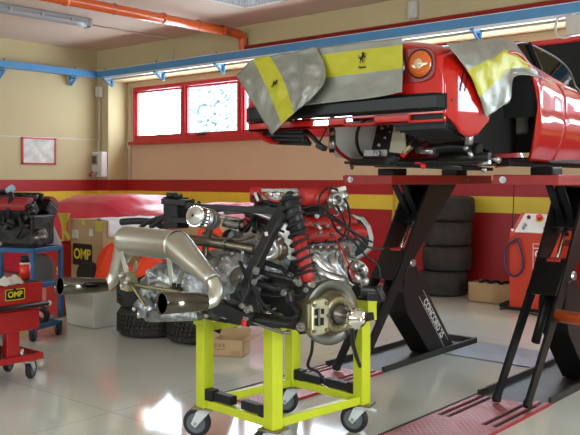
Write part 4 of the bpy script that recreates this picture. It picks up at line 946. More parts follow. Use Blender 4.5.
# ---- black tubular sub-frame
fr = MB()
def bar(m, pts, r=.016, n=8, k=1): m.tube(pts, r, n, k=k)
def flat(m, a, b, w_, h_, up=(0, -1, 0)): m.beam(a, b, w_, h_, up)
flat(fr, atD(187, 206, 4.75), atD(277, 211, 4.55), .035, .035, (0, 0, 1)); flat(fr, atD(170, 219, 4.85), atD(196, 222, 4.75), .03, .03, (0, 0, 1)); flat(fr, atD(188, 213, 5.0), atD(270, 206, 5.0), .02, .02, (0, 0, 1))
tube_top = K(fr, 'frame_rail', 'blkm', eng, .003)
m = MB(); flat(m, atD(291, 196, 4.42), atD(278, 220, 4.40), .07, .045); flat(m, atD(278, 218, 4.40), atD(254, 268, 4.32), .058, .05); flat(m, atD(255, 264, 4.32), atD(246, 290, 4.30), .055, .05); flat(m, atD(247, 286, 4.30), atD(234, 314, 4.28), .085, .06)
m.prism([atD(268, 237, 4.34), atD(292, 198, 4.38), atD(300, 204, 4.38), atD(282, 224, 4.36)], (-.02, .02, 0))
m.beam(atD(250, 270, 4.32), atD(259, 272, 4.30), .05, .05); K(m, 'suspension_tower', 'blkm', eng, .005)
m = MB(); flat(m, atD(213, 305, 4.22), atD(252, 320, 4.22), .07, .05); flat(m, atD(226, 302, 4.22), atD(213, 318, 4.25), .05, .04); flat(m, atD(236, 292, 4.3), atD(246, 322, 4.26), .07, .05); flat(m, atD(246, 318, 4.3), atD(281, 322, 4.4), .06, .05); flat(m, atD(240, 297, 4.5), atD(290, 300, 4.6), .06, .08); flat(m, atD(252, 285, 4.5), atD(262, 320, 4.5), .05, .05)
flat(m, atD(300, 330, 4.6), atD(372, 316, 5.0), .05, .04); K(m, 'lower_frame', 'blkm', eng, .005)
m = MB(); m.bb(atD(163, 228, 5.0) + V((0, 0, 0)), atD(163, 228, 5.0) + V((.13, .10, .19))); m.beam(atD(166, 201, 4.95), atD(190, 203, 4.85), .10, .035); bb_ = K(m, 'mount_box', 'blkm', eng, .006)
m = MB(); m.cyl(atD(172, 198, 4.95), atD(172, 192.5, 4.95), .035); m.cyl(atD(178, 198, 4.9), atD(178, 194, 4.9), .028); m.ball(atD(165, 199, 4.95), .016); m.cyl(atD(193, 205, 4.8), atD(193, 199, 4.8), .008); m.ball(atD(199, 203, 4.8), .013); K(m, 'mount_knob', 'blk', bb_)
m = MB(); m.tube([atD(121, 222, 5.2), atD(140, 221, 5.15), atD(158, 224, 5.1), atD(170, 236, 5.0)], .022, 8); m.tube([atD(136, 232, 5.1), atD(148, 222, 5.1), atD(166, 216, 5.0)], .014, 8); m.tube([atD(150, 228, 5.0), atD(175, 214, 5.0), atD(210, 226, 4.9)], .014, 8); K(m, 'black_hose', 'blk')
# ---- exhaust cross pipe, wastegate, turbo, intake tubes
m = MB(); m.tube([atD(178, 240, 4.8), atD(200, 241, 4.7), atD(228, 245, 4.65), atD(256, 250, 4.6)], .030, 14); m.tube([atD(205, 258, 4.7), atD(206, 243, 4.7), atD(211, 224, 4.65)], .020, 12); K(m, 'exhaust_pipe', 'burnt')
m = MB(); m.lathe(atD(228, 245, 4.65), V((1, -.5, 0)), [(.040, -.02), (.040, .02), (.034, .022)], 20); m.lathe(atD(190, 240.5, 4.75), V((1, -.5, 0)), [(.038, -.015), (.038, .015)], 20); K(m, 'pipe_clamp', 'dsteel')
wa = atD(193, 215.5, 4.45); wd = (atD(210, 219.5, 4.60) - wa).normalized()
m = MB(); m.lathe(wa, wd, [(1e-4, 0), (.008, 0), (.010, .004), (.046, .004), (.053, .010), (.055, .018), (.055, .025)], 32); wg = K(m, 'wastegate', 'alub')
m = MB()
for k in range(18):
    t = 2 * math.pi * k / 18; a = wd.orthogonal().normalized(); b = wd.cross(a); d = a * math.cos(t) + b * math.sin(t); m.beam(wa + wd * .02 + d * .053, wa + wd * .085 + d * .053, .012, .012, d)
m.lathe(wa, wd, [(.050, .02), (.050, .09), (.058, .09), (.058, .10), (.03, .10)], 28); K(m, 'knurled_ring', 'chrome', wg)
m = MB(); m.lathe(wa, wd, [(.044, .10), (.058, .115), (.060, .13), (.050, .14), (.060, .15), (.060, .165), (.048, .175), (.056, .185), (.056, .20), (.034, .215), (1e-4, .215)], 28); K(m, 'diaphragm_housing', 'steel', wg)
m = MB(); m.ball(wa - wd * .004, .008, 8); K(m, 'centre_hole', 'void', wg)
m = MB(); m.tube([atD(223, 222, 4.6), atD(234, 225, 4.6), atD(244, 225, 4.6)], .026, 12, k=2); m.tube([atD(250, 222, 4.7), atD(262, 230, 4.65), atD(268, 240, 4.6)], .022, 12); m.lathe(atD(238, 225, 4.6), V((1, -.4, 0)), [(.032, -.01), (.032, .01)], 16); K(m, 'coolant_pipe', 'dsteel')
m = MB(); m.lathe(atD(244, 226, 4.6), V((1, -.4, 0)), [(.036, -.016), (.040, -.008), (.040, .008), (.036, .016)], 16); m.tube([atD(246, 214, 4.7), atD(256, 219, 4.65), atD(254, 232, 4.6)], .016, 8); m.tube([atD(243, 232, 4.6), atD(250, 224, 4.6), atD(258, 215, 4.65), atD(280, 224, 4.6)], .010, 8); K(m, 'rubber_hose', 'blk')
tc_ = atD(268, 249, 4.62); td = V((.30, -.93, .1)).normalized()
tcx = atD(270, 249, 4.50)
m = MB(); m.torus(tcx, V((.3, -.9, .15)), .048, .024, 32, 12); m.lathe(tcx, V((.3, -.9, .15)), [(.048, .0), (.042, .03), (.022, .034), (.020, .045), (1e-4, .045)], 28); tb = K(m, 'turbocharger', 'alub')
m = MB(); m.tube([tcx + V((.0, 0, .07)), tcx + V((.05, -.02, .085)), tcx + V((.11, -.03, .05))], .024, 12); m.cyl(atD(272, 256, 4.58), atD(276, 262, 4.55), .022); K(m, 'turbo_outlet', 'alub', tb)
m = MB(); m.lathe(tcx, V((-.3, .9, -.15)), [(.045, 0), (.05, .05), (.06, .06), (.06, .13), (.03, .15), (1e-4, .15)], 24); K(m, 'turbine_housing', 'burnt', tb)
m = MB(); m.lathe(atD(236, 238, 5.0), V((.3, -.9, 0)), [(1e-4, 0), (.055, 0), (.06, .01), (.06, .08)], 24); m.lathe(atD(210, 238, 5.1), V((.3, -.9, 0)), [(1e-4, 0), (.04, 0), (.045, .05)], 24); K(m, 'alternator', 'steel')
# intercooler / plenum plates left of the shock
m = MB(); m.prism([atD(284, 223, 4.85), atD(291, 231, 4.85), atD(290, 261, 4.80), atD(279, 252, 4.80), atD(273, 238, 4.82)], (.03, .12, 0)); ic = K(m, 'cylinder_head_cover', 'steel', eng, .008)
m = MB()
for k in range(3): m.beam(atD(277, 240 + k * 6, 4.79), atD(290, 238 + k * 8, 4.80), .006, .010, (0, -1, 0))
K(m, 'cover_fins', 'alub', ic)
m = MB(); m.tube([atD(225, 212, 4.7), atD(248, 211, 4.65), atD(273, 219, 4.6)], .018, 10); m.tube([atD(215, 216, 4.75), atD(240, 220, 4.7)], .012, 8); m.prism([atD(246, 210, 4.7), atD(275, 213, 4.6), atD(272, 222, 4.6), atD(258, 215, 4.7)], (0, .03, 0)); K(m, 'intake_pipe', 'steel')
# ---- engine block, heads, red cam covers (far right)
m = MB(); m.prism([(XM - .20, 3.78, .84), (XM + .20, 3.78, .84), (XM + .26, 3.78, 1.10), (XM + .14, 3.78, 1.22), (XM - .14, 3.78, 1.22), (XM - .26, 3.78, 1.10)], (0, .56, 0)); blk_ = K(m, 'engine_block', 'alu', eng, .02)
m = MB(); rnd = random.Random(9)
for k in range(14): y = 3.82 + (k % 7) * .075; z = .9 + .12 * (k // 7); m.cyl((XM + .20 + (.02 if k > 6 else 0), y, z), (XM + .25, y, z), .018 + rnd.random() * .012, n=10)
K(m, 'block_bosses', 'alu', blk_)
m = MB(); m.bb((XM - .18, 3.8, .765), (XM + .18, 4.34, .85)); K(m, 'oil_pan', 'alu', blk_, .02)
def bank(s):
    R = Matrix.Rotation(s * math.radians(38), 3, 'Y'); c = V((XM + s * .17, 4.06, 1.185))
    m = MB(); m.box(c, (.20, .60, .16), rot=R); K(m, 'cylinder_head', 'alu', eng, .012)
    for q in (-.052, .052):
        cc = c + R @ V((q, 0, .11)); m = MB()
        m.grid(lambda u, v: cc + V((0, -.30 + .60 * u, 0)) + R @ V((.052 * math.cos(math.pi * v), 0, .045 * math.sin(math.pi * v) ** .6 * (1 + .22 * abs(math.sin(u * math.pi * 4))))), 48, 12); 
        for e in (0, 1): m.add([cc + V((0, -.30 + .60 * e, 0)) + R @ V((.052 * math.cos(math.pi * v / 12), 0, .045 * math.sin(math.pi * v / 12) ** .6)) for v in range(13)], [tuple(range(13))])
        cv = K(m, 'cam_cover', 'redsat'); m = MB()
        for k in range(5):
            for g in (-.053, .053): m.cyl(cc + V((0, -.26 + k * .13, 0)) + R @ V((g, 0, -.01)), cc + V((0, -.26 + k * .13, 0)) + R @ V((g, 0, .018)), .008, n=8)
        K(m, 'cover_nuts', 'blkm', cv)
    return c, R
bank(1); bank(-1)
# timing case: light metal plate outline with two red cam wheels
m = MB(); pl = [(351, 214), (360, 217), (367, 226), (370, 238), (369, 249), (362, 256), (352, 262), (346, 250), (348, 228)]
PP = [atD(x, y, 5.55) for x, y in pl]; m.prism(PP, (.012, .03, 0)); K(m, 'timing_case', 'steel', eng, .004)
m = MB(); m.prism([atD(x + (358 - x) * .16, y + (238 - y) * .16, 5.53) for x, y in pl], (.0, .012, 0)); K(m, 'timing_belt', 'blk')
for x, y in ((349, 232), (355, 238)):
    m = MB(); m.lathe(atD(x, y, 5.46), V((.8, -.6, 0)), [(1e-4, .0), (.02, 0), (.03, .012), (.052, .012), (.058, .0), (.058, -.03)], 24); K(m, 'cam_wheel', 'redsat')
m = MB()
for x, y, D, r in ((316, 226, 4.80, .020), (327, 228, 4.85, .020), (338, 230, 4.95, .020), (320, 234, 4.78, .018), (333, 236, 4.85, .018)): m.cyl(atD(x, y, D), atD(x, y - 3, D), r, n=14)
K(m, 'plug_cover', 'dsteel')
# ---- headers
hdr = MB()
for (x0, y0, x1, y1, x2, y2, x3, y3, D) in ((318, 250, 314, 258, 322, 268, 336, 276, 4.75), (326, 252, 322, 262, 330, 270, 340, 277, 4.78), (336, 252, 333, 262, 338, 271, 345, 279, 4.82), (346, 252, 347, 262, 346, 272, 349, 280, 4.86), (316, 262, 320, 272, 332, 278, 345, 280, 4.72)):
    hdr.tube([atD(x0, y0, D + .12), atD(x1, y1, D), atD(x2, y2, D), atD(x3, y3, D + .03)], [.024, .030, .032, .026], 14)
K(hdr, 'exhaust_header', 'alub')
m = MB()
for k in range(5): m.cyl(atD(316 + k * 7.5, 249, 4.82 + .05 * k), atD(316 + k * 7.5, 255, 4.74 + .05 * k), .024, n=12); m.ball(atD(312 + k * 8, 247, 4.78 + .05 * k), .012, 8)
m.beam(atD(312, 249, 4.85), atD(350, 248, 5.15), .03, .05); K(m, 'header_flange', 'steel')
# ---- top fittings: rails, throttle bodies, red canisters
m = MB(); m.lathe(atD(301, 197, 4.9), atD(330, 196, 5.0) - atD(301, 197, 4.9), [(1e-4, 0), (.045, 0), (.054, .008), (.055, .15), (.05, .165), (.05, .172), (1e-4, .172)], 28); K(m, 'oil_canister', 'redsat')
m = MB(); m.lathe(atD(250, 195, 5.0), V((.75, .65, 0)), [(1e-4, 0), (.040, 0), (.048, .01), (.048, .07), (1e-4, .075)], 24); m.cyl(atD(296, 205, 4.9), atD(298, 212, 4.9), .03); K(m, 'filter_canister', 'redsat')
m = MB()
for k in range(5):
    x = 262 + k * 8; m.cyl(atD(x, 199, 5.0), atD(x, 189, 5.0), .020, n=12); m.lathe(atD(x, 190.5, 5.0), (0, 0, 1), [(.026, 0), (.026, .012), (.015, .014)], 14)
m.beam(atD(254, 190, 4.98), atD(299, 191, 4.98), .012, .016); m.beam(atD(254, 198, 4.98), atD(299, 199, 4.98), .018, .02); K(m, 'injector_rail', 'steel')
m = MB()
for k in range(4): x = 266 + k * 8; m.cyl(atD(x, 208, 5.05), atD(x, 199, 5.02), .030, n=14)
m.beam(atD(254, 207, 5.1), atD(300, 209, 5.1), .10, .08); m.bb(atD(300, 216, 5.1), atD(300, 216, 5.1) + V((.16, .1, .09))); K(m, 'intake_plenum', 'blkm', eng, .008)
m = MB(); m.cyl(atD(329, 205, 4.95), atD(338, 197, 4.95), .048); m.ball(atD(341, 196, 4.93), .045, 16); m.cyl(atD(338, 206, 4.9), atD(340, 213, 4.9), .03); m.cyl(atD(332, 190, 4.93), atD(338, 192, 4.93), .022); m.torus(atD(338, 200, 4.88), (.2, -1, 0), .032, .010, 24, 8); m.cyl(atD(343, 203, 4.9), atD(348, 208, 4.92), .02); K(m, 'vacuum_valve', 'steel')
m = MB(); m.cyl(atD(338, 190, 4.9), atD(346, 188, 4.9), .016, .014); m.cyl(atD(273, 194, 4.9), atD(278, 198, 4.88), .010); m.cyl(atD(255, 193, 4.92), atD(258, 201, 4.9), .009); m.ball(atD(317, 216, 4.85), .016, 10); m.cyl(atD(266, 232, 4.28), atD(266.5, 236, 4.28), .009); m.cyl(atD(318, 226, 4.7), atD(321, 229, 4.7), .008); K(m, 'connector', 'lgrey')
# hoses and cables
for pts, r, mt, nm in (
    ([(300, 209, 4.8), (316, 206, 4.8), (330, 214, 4.7), (348, 228, 4.65), (366, 246, 4.7), (383, 249, 4.9)], .007, 'blk', 'hose'),
    ([(306, 214, 4.75), (322, 214, 4.7), (344, 226, 4.6), (362, 237, 4.7), (372, 242, 4.8)], .007, 'blk', 'hose'),
    ([(330, 216, 4.8), (338, 232, 4.7), (352, 240, 4.7), (366, 256, 4.8), (378, 266, 4.85), (380, 280, 4.85)], .007, 'blk', 'hose'),
    ([(336, 205, 4.85), (342, 215, 4.8), (346, 230, 4.75), (338, 244, 4.7)], .008, 'blk', 'hose'),
    ([(344, 198, 4.85), (348, 206, 4.85), (350, 222, 4.9), (347, 240, 4.9)], .007, 'blk', 'hose'),
    ([(325, 212, 4.8), (330, 226, 4.7), (345, 256, 4.6), (356, 281, 4.5)], .004, 'redsat', 'fuel_hose'),
    ([(338, 244, 4.65), (344, 262, 4.55), (353, 280, 4.5)], .003, 'redsat', 'fuel_hose'),
    ([(256, 188, 5.0), (262, 200, 4.9), (276, 205, 4.85), (284, 200, 4.8)], .006, 'blk', 'wiring'),
    ([(262, 192, 4.95), (270, 200, 4.9), (290, 203, 4.85)], .006, 'redsat', 'wiring'),
    ([(252, 196, 4.95), (256, 204, 4.9), (250, 214, 4.8), (262, 222, 4.7), (284, 232, 4.6)], .008, 'blk', 'hose'),
    ([(318, 206, 4.85), (320, 196, 4.85), (328, 188, 4.9), (338, 190, 4.9)], .007, 'blk', 'hose'),
    ([(352, 262, 4.75), (348, 270, 4.7), (352, 282, 4.6), (360, 284, 4.6)], .007, 'blk', 'wiring'),
    ([(240, 262, 4.4), (248, 280, 4.3), (264, 305, 4.25), (284, 318, 4.2), (298, 316, 4.2)], .010, 'blk', 'brake_hose'),
    ([(258, 296, 4.4), (264, 312, 4.3), (276, 308, 4.3)], .007, 'dsteel', 'brake_line'),
    ([(208, 232, 4.8), (222, 238, 4.8), (240, 240, 4.75), (256, 236, 4.7)], .008, 'gold', 'oil_line'),
    ([(352, 262, 4.75), (348, 270, 4.7), (352, 282, 4.6), (360, 284, 4.6)], .007, 'blk', 'wiring')):
    m = MB(); m.tube([atD(*p) for p in pts], r, 8); K(m, nm, mt)
m = MB()
for x, y, D, r in ((356, 266, 4.75, .030), (363, 272, 4.75, .034), (357, 278, 4.7, .028), (365, 281, 4.72, .026), (351, 283, 4.68, .022)): m.ball(atD(x, y, D), r, 12); 
for a, b in (((353, 264), (359, 270)), ((362, 266), (366, 276)), ((354, 274), (362, 286))): m.cyl(atD(*a, 4.68), atD(*b, 4.72), .016, n=10)
m.tube([atD(350, 258, 4.8), atD(360, 262, 4.75), atD(367, 270, 4.75)], .012, 8); K(m, 'starter_motor', 'steel')
m = MB(); m.cyl(atD(356, 291, 4.75), atD(378, 293, 4.95), .038); m.beam(atD(362, 296, 4.8), atD(380, 297, 4.95), .08, .05); m.cyl(atD(376, 287, 4.9), atD(382, 300, 4.9), .03); K(m, 'engine_mount', 'blkm', eng, .006)
# dark bits filling the space behind the suspension
m = MB(); m.beam(atD(262, 300, 4.75), atD(300, 292, 4.95), .16, .14); m.cyl(atD(268, 286, 4.7), atD(300, 288, 4.8), .05); m.beam(atD(232, 322, 4.5), atD(290, 318, 4.8), .1, .03); K(m, 'drive_shaft_cover', 'blkm', eng, .015)
m = MB(); m.cyl(atD(262, 268, 4.7), atD(282, 268, 4.75), .05); m.cyl(atD(250, 246, 4.9), atD(290, 262, 4.9), .06); K(m, 'starter_housing', 'alu')
# ---- shock absorber with coil spring
s0 = atD(290, 196, 4.38); s1 = atD(309, 284, 4.30); sa = (s1 - s0).normalized(); SL = (s1 - s0).length
m = MB(); m.lathe(s0, sa, [(.030, .0), (.044, .02), (.044, SL * .46), (.034, SL * .47)], 24); m.ball(s0, .03, 14); sh_ = K(m, 'shock_absorber', 'blkm')
m = MB(); m.lathe(s0, sa, [(.030, SL * .45), (.037, SL * .46), (.038, SL * .92), (.031, SL * .97), (1e-4, SL * .98)], 28); K(m, 'shock_body', 'redsat', sh_)
m = MB(); a = sa.orthogonal().normalized(); b = sa.cross(a); pts = []
for k in range(0, 145): t = 2 * math.pi * k / 18; pts.append(s0 + sa * (SL * .06 + SL * .78 * k / 144) + (a * math.cos(t) + b * math.sin(t)) * .054)
m.tube(pts, .0075, 8, k=1); K(m, 'coil_spring', 'blk', sh_)
m = MB(); m.lathe(s0, sa, [(.02, .01), (.062, .012), (.062, .022), (.03, .028)], 24); m.lathe(s0, sa, [(.035, SL * .85), (.062, SL * .86), (.062, SL * .875), (.035, SL * .885)], 24); K(m, 'spring_seat', 'blk', sh_)
m = MB(); m.cyl(s1 - V((.02, .0, 0)), s1 + V((.03, 0, 0)), .018); m.cyl(s0 + V((-.05, 0, 0)), s0 + V((.05, 0, 0)), .012); K(m, 'shock_bolt', 'steel', sh_)
# ---- suspension arms
def arm2(pts, r, mt='blkm', nm='control_arm', ends=True):
    m = MB(); P = [atD(*p) for p in pts]; m.tube(P, r, 10, k=1); o = K(m, nm, mt)
    if ends: m = MB(); [m.ball(p, r * 1.45, 12) for p in (P[0], P[-1])]; K(m, 'ball_joint', 'dsteel', o)
    return o
arm2([(257, 271, 4.30), (296, 281, 4.27)], .015); arm2([(253, 281, 4.32), (284, 292, 4.35)], .020); arm2([(234, 316, 4.25), (300, 327, 4.15)], .019)
arm2([(200, 310, 4.35), (235, 316, 4.26)], .019); arm2([(243, 319, 4.22), (283, 333, 4.18), (288, 332, 4.18)], .008, 'dsteel', 'track_rod'); arm2([(262, 262, 4.5), (282, 268, 4.5), (290, 276, 4.4)], .014); arm2([(310, 318, 4.3), (268, 308, 4.5)], .016)
m = MB()
for x, y, D, r in ((256, 271, 4.27, .02), (254, 282, 4.28, .016), (246, 318, 4.22, .016), (242, 306, 4.2, .015), (228, 296, 4.25, .012), (284, 293, 4.25, .016), (299, 283, 4.2, .018), (306, 290, 4.2, .014), (301, 327, 4.12, .022), (247, 310, 4.2, .018)): m.cyl(atD(x, y, D), atD(x, y, D - .03), r, n=10); m.ball(atD(x, y, D - .03), r * .6, 8)
K(m, 'pivot_bolt', 'dsteel')
m = MB(); m.cyl(atD(244, 321, 4.2), atD(244, 326, 4.2), .014); m.ball(atD(244, 320, 4.2), .014, 8); K(m, 'tie_rod_end', 'signal')
# ---- upright, disc, caliper, hub
hc = atD(337, 311.5, 4.40); ha = V((.955, -.27, -.015)).normalized()
hc = atD(330, 312, 4.42)
RD = .180
m = MB(); m.prism([hc - ha * .12 + V(p) for p in ((0, -.08, .15), (0, .06, .16), (0, .10, .0), (0, .05, -.14), (0, -.08, -.12), (0, -.12, 0))], ha * .05); m.cyl(hc - ha * .16, hc - ha * .04, .07); K(m, 'upright', 'dsteel', eng, .01)
m = MB(); m.cyl(atD(287, 290, 4.35), atD(293, 322, 4.35), .035); m.beam(atD(285, 300, 4.4), atD(300, 318, 4.3), .08, .1); K(m, 'hub_carrier', 'blkm', eng, .01)
m = MB(); m.lathe(hc, ha, [(.105, -.018), (RD - .006, -.018), (RD, -.014), (RD, -.003), (.110, -.003)], 64, closed=True); m.lathe(hc, ha, [(.105, .006), (RD, .006), (RD, .017), (RD - .006, .020), (.105, .020)], 64, closed=True); dsc = K(m, 'brake_disc', 'disc')
m = MB(); a = ha.orthogonal().normalized(); b = ha.cross(a)
for k in range(48): t = 2 * math.pi * k / 48; d = a * math.cos(t) + b * math.sin(t); m.beam(hc + ha * .0015 + d * .115, hc + ha * .0015 + d * (RD - .004), .009, .008, ha)
m.lathe(hc, ha, [(.112, -.003), (.112, .006)], 40); K(m, 'cooling_vanes', 'gold', dsc)
m = MB(); m.lathe(hc, ha, [(.124, .018), (.124, .026), (.112, .030), (.108, .050), (.102, .055), (.100, .088), (.094, .094), (.060, .094), (.056, .086), (.045, .084), (.040, .078), (1e-4, .078)], 48); hat = K(m, 'disc_bell', 'gold', dsc)
m = MB()
for k in range(10): t = 2 * math.pi * k / 10; d = a * math.cos(t) + b * math.sin(t); m.cyl(hc + ha * .024 + d * .110, hc + ha * .034 + d * .110, .007, n=8)
for k in range(5): t = 2 * math.pi * k / 5 + .3; d = a * math.cos(t) + b * math.sin(t); m.cyl(hc + ha * .08 + d * .066, hc + ha * .096 + d * .066, .009, n=10)
K(m, 'bell_bolts', 'dsteel', hat)
m = MB(); m.lathe(hc, ha, [(.050, .08), (.048, .11), (.034, .115), (.042, .20)], 32); K(m, 'axle_stub', 'dsteel', dsc)
m = MB(); m.lathe(hc, ha, [(.030, .195), (.044, .20), (.052, .212), (.052, .245), (.044, .265), (.026, .270), (.020, .285), (1e-4, .285)], 32); hub = K(m, 'wheel_hub', 'chrome', dsc)
m = MB()
for k in range(12): t = 2 * math.pi * k / 12; d = a * math.cos(t) + b * math.sin(t); m.beam(hc + ha * .212 + d * .052, hc + ha * .246 + d * .052, .010, .008, d)
K(m, 'hub_splines', 'chrome', hub)
# caliper on the left of the disc
cc = atD(316, 315, 4.30); R = Matrix.Rotation(math.radians(7), 3, ha)
def cpt(y, z, o): return cc + ey_ * y + V((0, 0, 1)) * z + ha * o
ey_ = V((0, 0, 1)).cross(ha).normalized()
if ey_.y < 0: ey_ = -ey_
outl = [(-.062, -.085), (-.045, -.105), (.03, -.10), (.055, -.075), (.060, .03), (.055, .075), (.03, .095), (-.04, .088), (-.062, .065)]
m = MB(); m.prism([cpt(y, z, .0) for y, z in outl], ha * .045); cal = K(m, 'brake_caliper', 'caligold', eng, .012, seg=3)
m = MB(); m.prism([cpt(y * .9, z * .92, -.08) for y, z in outl], ha * .05); m.beam(cpt(-.05, .07, -.03), cpt(-.05, -.07, -.03), .05, .12, ha); K(m, 'caliper_body', 'gold', cal, .01)
m = MB(); m.prism([cpt(y, z, .046) for y, z in ((-.042, .040), (-.008, .046), (-.008, .012), (-.042, .008))], ha * .002); m.prism([cpt(y, z, .046) for y, z in ((.000, .040), (.020, .040), (.020, .012), (.000, .012))], ha * .002); m.prism([cpt(y, z, .046) for y, z in ((-.042, -.006), (-.008, -.004), (.018, -.008), (.018, -.048), (-.042, -.046))], ha * .002); K(m, 'caliper_window', 'void', cal)
m = MB()
for y, z in ((-.045, .062), (.035, .066), (-.045, -.075), (.035, -.075), (.046, 0)): m.cyl(cpt(y, z, .044), cpt(y, z, .056), .010, n=10)
m.beam(cpt(-.018, .045, .05), cpt(-.018, -.05, .05), .012, .010, ha); K(m, 'caliper_bolts', 'dsteel', cal)
m = MB(); m.tube([atD(352, 318, 4.36), atD(353, 345, 4.5), atD(360, 366, 4.7)], .012, 8, k=2); m.tube([atD(358, 322, 4.5), atD(354, 340, 4.6)], .010, 8); K(m, 'drop_link', 'blkm')
# ---------------------------------------------------------------- left side of the workshop
# car under the crimson cover, parked along the window wall
xa, xb, ya, yb_ = -13.05, -7.75, 7.15, 8.95
t = thing('covered_car', ((xa + xb) / 2, 8.05, 0), 'low car hidden under a crimson dust cover beneath the window', 'car')
HT = [(xa, .25), (xa + .12, .70), (xa + .9, .92), (-11.9, 1.02), (-11.25, 1.32), (-10.6, 1.34), (-9.95, 1.33), (-9.6, 1.18), (-9.2, 1.14), (-8.6, 1.16), (-8.45, 1.24), (-7.98, 1.25), (xb - .08, .9), (xb, .3)]
def cv(u, v):
    x = xa + (xb - xa) * u; h = interp(HT, x); s = 2 * v - 1
    e = abs(s); y = (ya + yb_) / 2 + (yb_ - ya) / 2 * (1.0 if e > .72 else e / .72 * 1.0) * (1 if s > 0 else -1) * (1 if e > .72 else 1)
    if e <= .72: yy = .90 * e / .72 * .86; z = h * (1 - .10 * (e / .72) ** 4)
    else: k = (e - .72) / .28; yy = .774 + .126 * min(1, k * 2.2); z = h * .90 * (1 - k) + .04
    y = (ya + yb_) / 2 + yy * (1 if s > 0 else -1)
    w_ = .035 * pnoise(V((x * 1.6, s * 4, 0))) + .02 * pnoise(V((x * 4, s * 9, 2)))
    return (x, y + w_ * (1 if e > .7 else .3), max(.02, z + w_ * (.6 if e < .72 else .2)))
m = MB(); m.grid(cv, 110, 44); mk_ = m.build('cover_sheet', M['cover'], t)
m = MB(); m.bb((xa + .5, ya + .3, .02), (xb - .3, yb_ - .3, .55)); m.build('car_body', M['redb'], t, bevel=.05)
for x in (xa + 1.05, xb - 1.0):
    for y in (ya + .28, yb_ - .30): m = MB(); m.lathe((x, y - .1, .31), (0, 1, 0), [(1e-4, 0), (.28, .0), (.30, .02), (.30, .18), (.28, .2), (1e-4, .2)], 24); m.build('wheel', M['rub'], t)

# tall cardboard box with yellow-black printed letters
c = atD(103, 262, 9.0); bw_, bd_, bh = .67, .52, 1.12
t = thing('cardboard_box', (c.x - bw_ / 2, c.y + bd_ / 2, 0), 'tall brown cardboard box with a black and yellow printed logo, behind the bin', 'box')
b = MB().bb((c.x - bw_, c.y, 0), (c.x, c.y + bd_, bh)).build('box_body', M['card'], t, bevel=.006)
lc = V((c.x - .39, c.y - .002, .72))
def omp(parent, c, rx, uz, wd, ht, sz):
    rx = V(rx); uz = V(uz); n = rx.cross(uz)
    def pl(sw, sh, o): 
        return [c + rx * (x * sw * wd / 2) + uz * (y * sh * ht / 2) + n * o for x, y in ((-1, -.8), (-.92, -1), (.92, -1), (1, -.8), (1, .8), (.92, 1), (-.92, 1), (-1, .8))]
    MB().prism(pl(1, 1, .0005), n * .001).build('label_patch', M['yellow'] if sz < .1 else M['blk'], parent)
    MB().prism(pl(.94, .88, .001), n * .0012).build('label_field', M['blk'], parent)
    text('lettering', 'OMP', c + n * .0028, rx, uz, sz, M['yellow'], parent, sx=.95)
omp(b, lc, (1, 0, 0), (0, 0, 1), .38, .25, .165)
m = MB(); m.bb((c.x - .60, c.y - .0015, .90), (c.x - .47, c.y, 1.0)); m.bb((c.x - .26, c.y - .0015, .94), (c.x - .19, c.y, 1.02)); m.build('shipping_label', M['paper'], b)
m = MB(); m.bb((c.x - .14, c.y - .002, 1.00), (c.x - .02, c.y, bh)); m.bb((c.x - .40, c.y - .002, 1.06), (c.x - .34, c.y, bh)); m.build('yellow_tape', mat('yellow_tape', (.55, .48, .05), .4), b)
m = MB()
def wr(u, v):
    x = c.x - .02 - (.02 + bw_ * .9) * v * .55; y = c.y + .04 + u * 1.15
    z = bh + .012 + .02 * pnoise(V((u * 6, v * 6, 1)))
    return (c.x - .30 + .33 * v, c.y + .06 + u * .75, z) if v < .8 else (c.x + .015, c.y + .06 + u * .75, bh - (v - .8) * .9 - .05 * u)
m.grid(wr, 20, 20); tag(m.build('bubble_wrap', M['wrap'], solid=.006), 'sheet of white bubble wrap draped over the tall logo box', 'packaging')
t = thing('cardboard_box', (c.x + .35, c.y + 1.25, 0), 'brown cardboard box with white paper, half hidden behind the muffler', 'box')
m = MB(); m.bb((c.x + .05, c.y + 1.0, 0), (c.x + .75, c.y + 1.5, 1.12)); m.build('box_body', M['card'], t, bevel=.005)
m = MB(); m.add([(c.x + .0, c.y + .98, 1.13), (c.x + .6, c.y + .98, 1.13), (c.x + .55, c.y + 1.4, 1.20), (c.x + .1, c.y + 1.5, 1.16)], [(0, 1, 2, 3)]); m.build('paper_sheet', M['wrap'], t, solid=.004)

# beige bin with the things in it
q = atD(93, 330, 8.47); bw_, bd_, bh = .55, .62, .46
t = thing('storage_bin', (q.x - bw_ / 2, q.y + bd_ / 2, 0), 'large beige plastic storage bin on the floor left of the treaded tyres', 'bin')
m = MB(); x0, x1, y0, y1 = q.x - bw_, q.x, q.y, q.y + bd_; e = .012; ta = .03
def fr_(x0, x1, y0, y1, z): return [(x0, y0, z), (x1, y0, z), (x1, y1, z), (x0, y1, z)]
o_b, o_t = fr_(x0 + ta, x1 - ta, y0 + ta, y1 - ta, .004), fr_(x0, x1, y0, y1, bh); i_b, i_t = fr_(x0 + ta + e, x1 - ta - e, y0 + ta + e, y1 - ta - e, .02), fr_(x0 + e, x1 - e, y0 + e, y1 - e, bh)
m.add(o_b + o_t + i_b + i_t, [(0, 1, 5, 4), (1, 2, 6, 5), (2, 3, 7, 6), (3, 0, 4, 7), (3, 2, 1, 0), (8, 9, 13, 12), (9, 10, 14, 13), (10, 11, 15, 14), (11, 8, 12, 15), (8, 9, 10, 11), (4, 5, 13, 12), (5, 6, 14, 13), (6, 7, 15, 14), (7, 4, 12, 15)]); m.build('bin_body', M['bin'], t, bevel=.012, recalc=True)
m = MB(); 
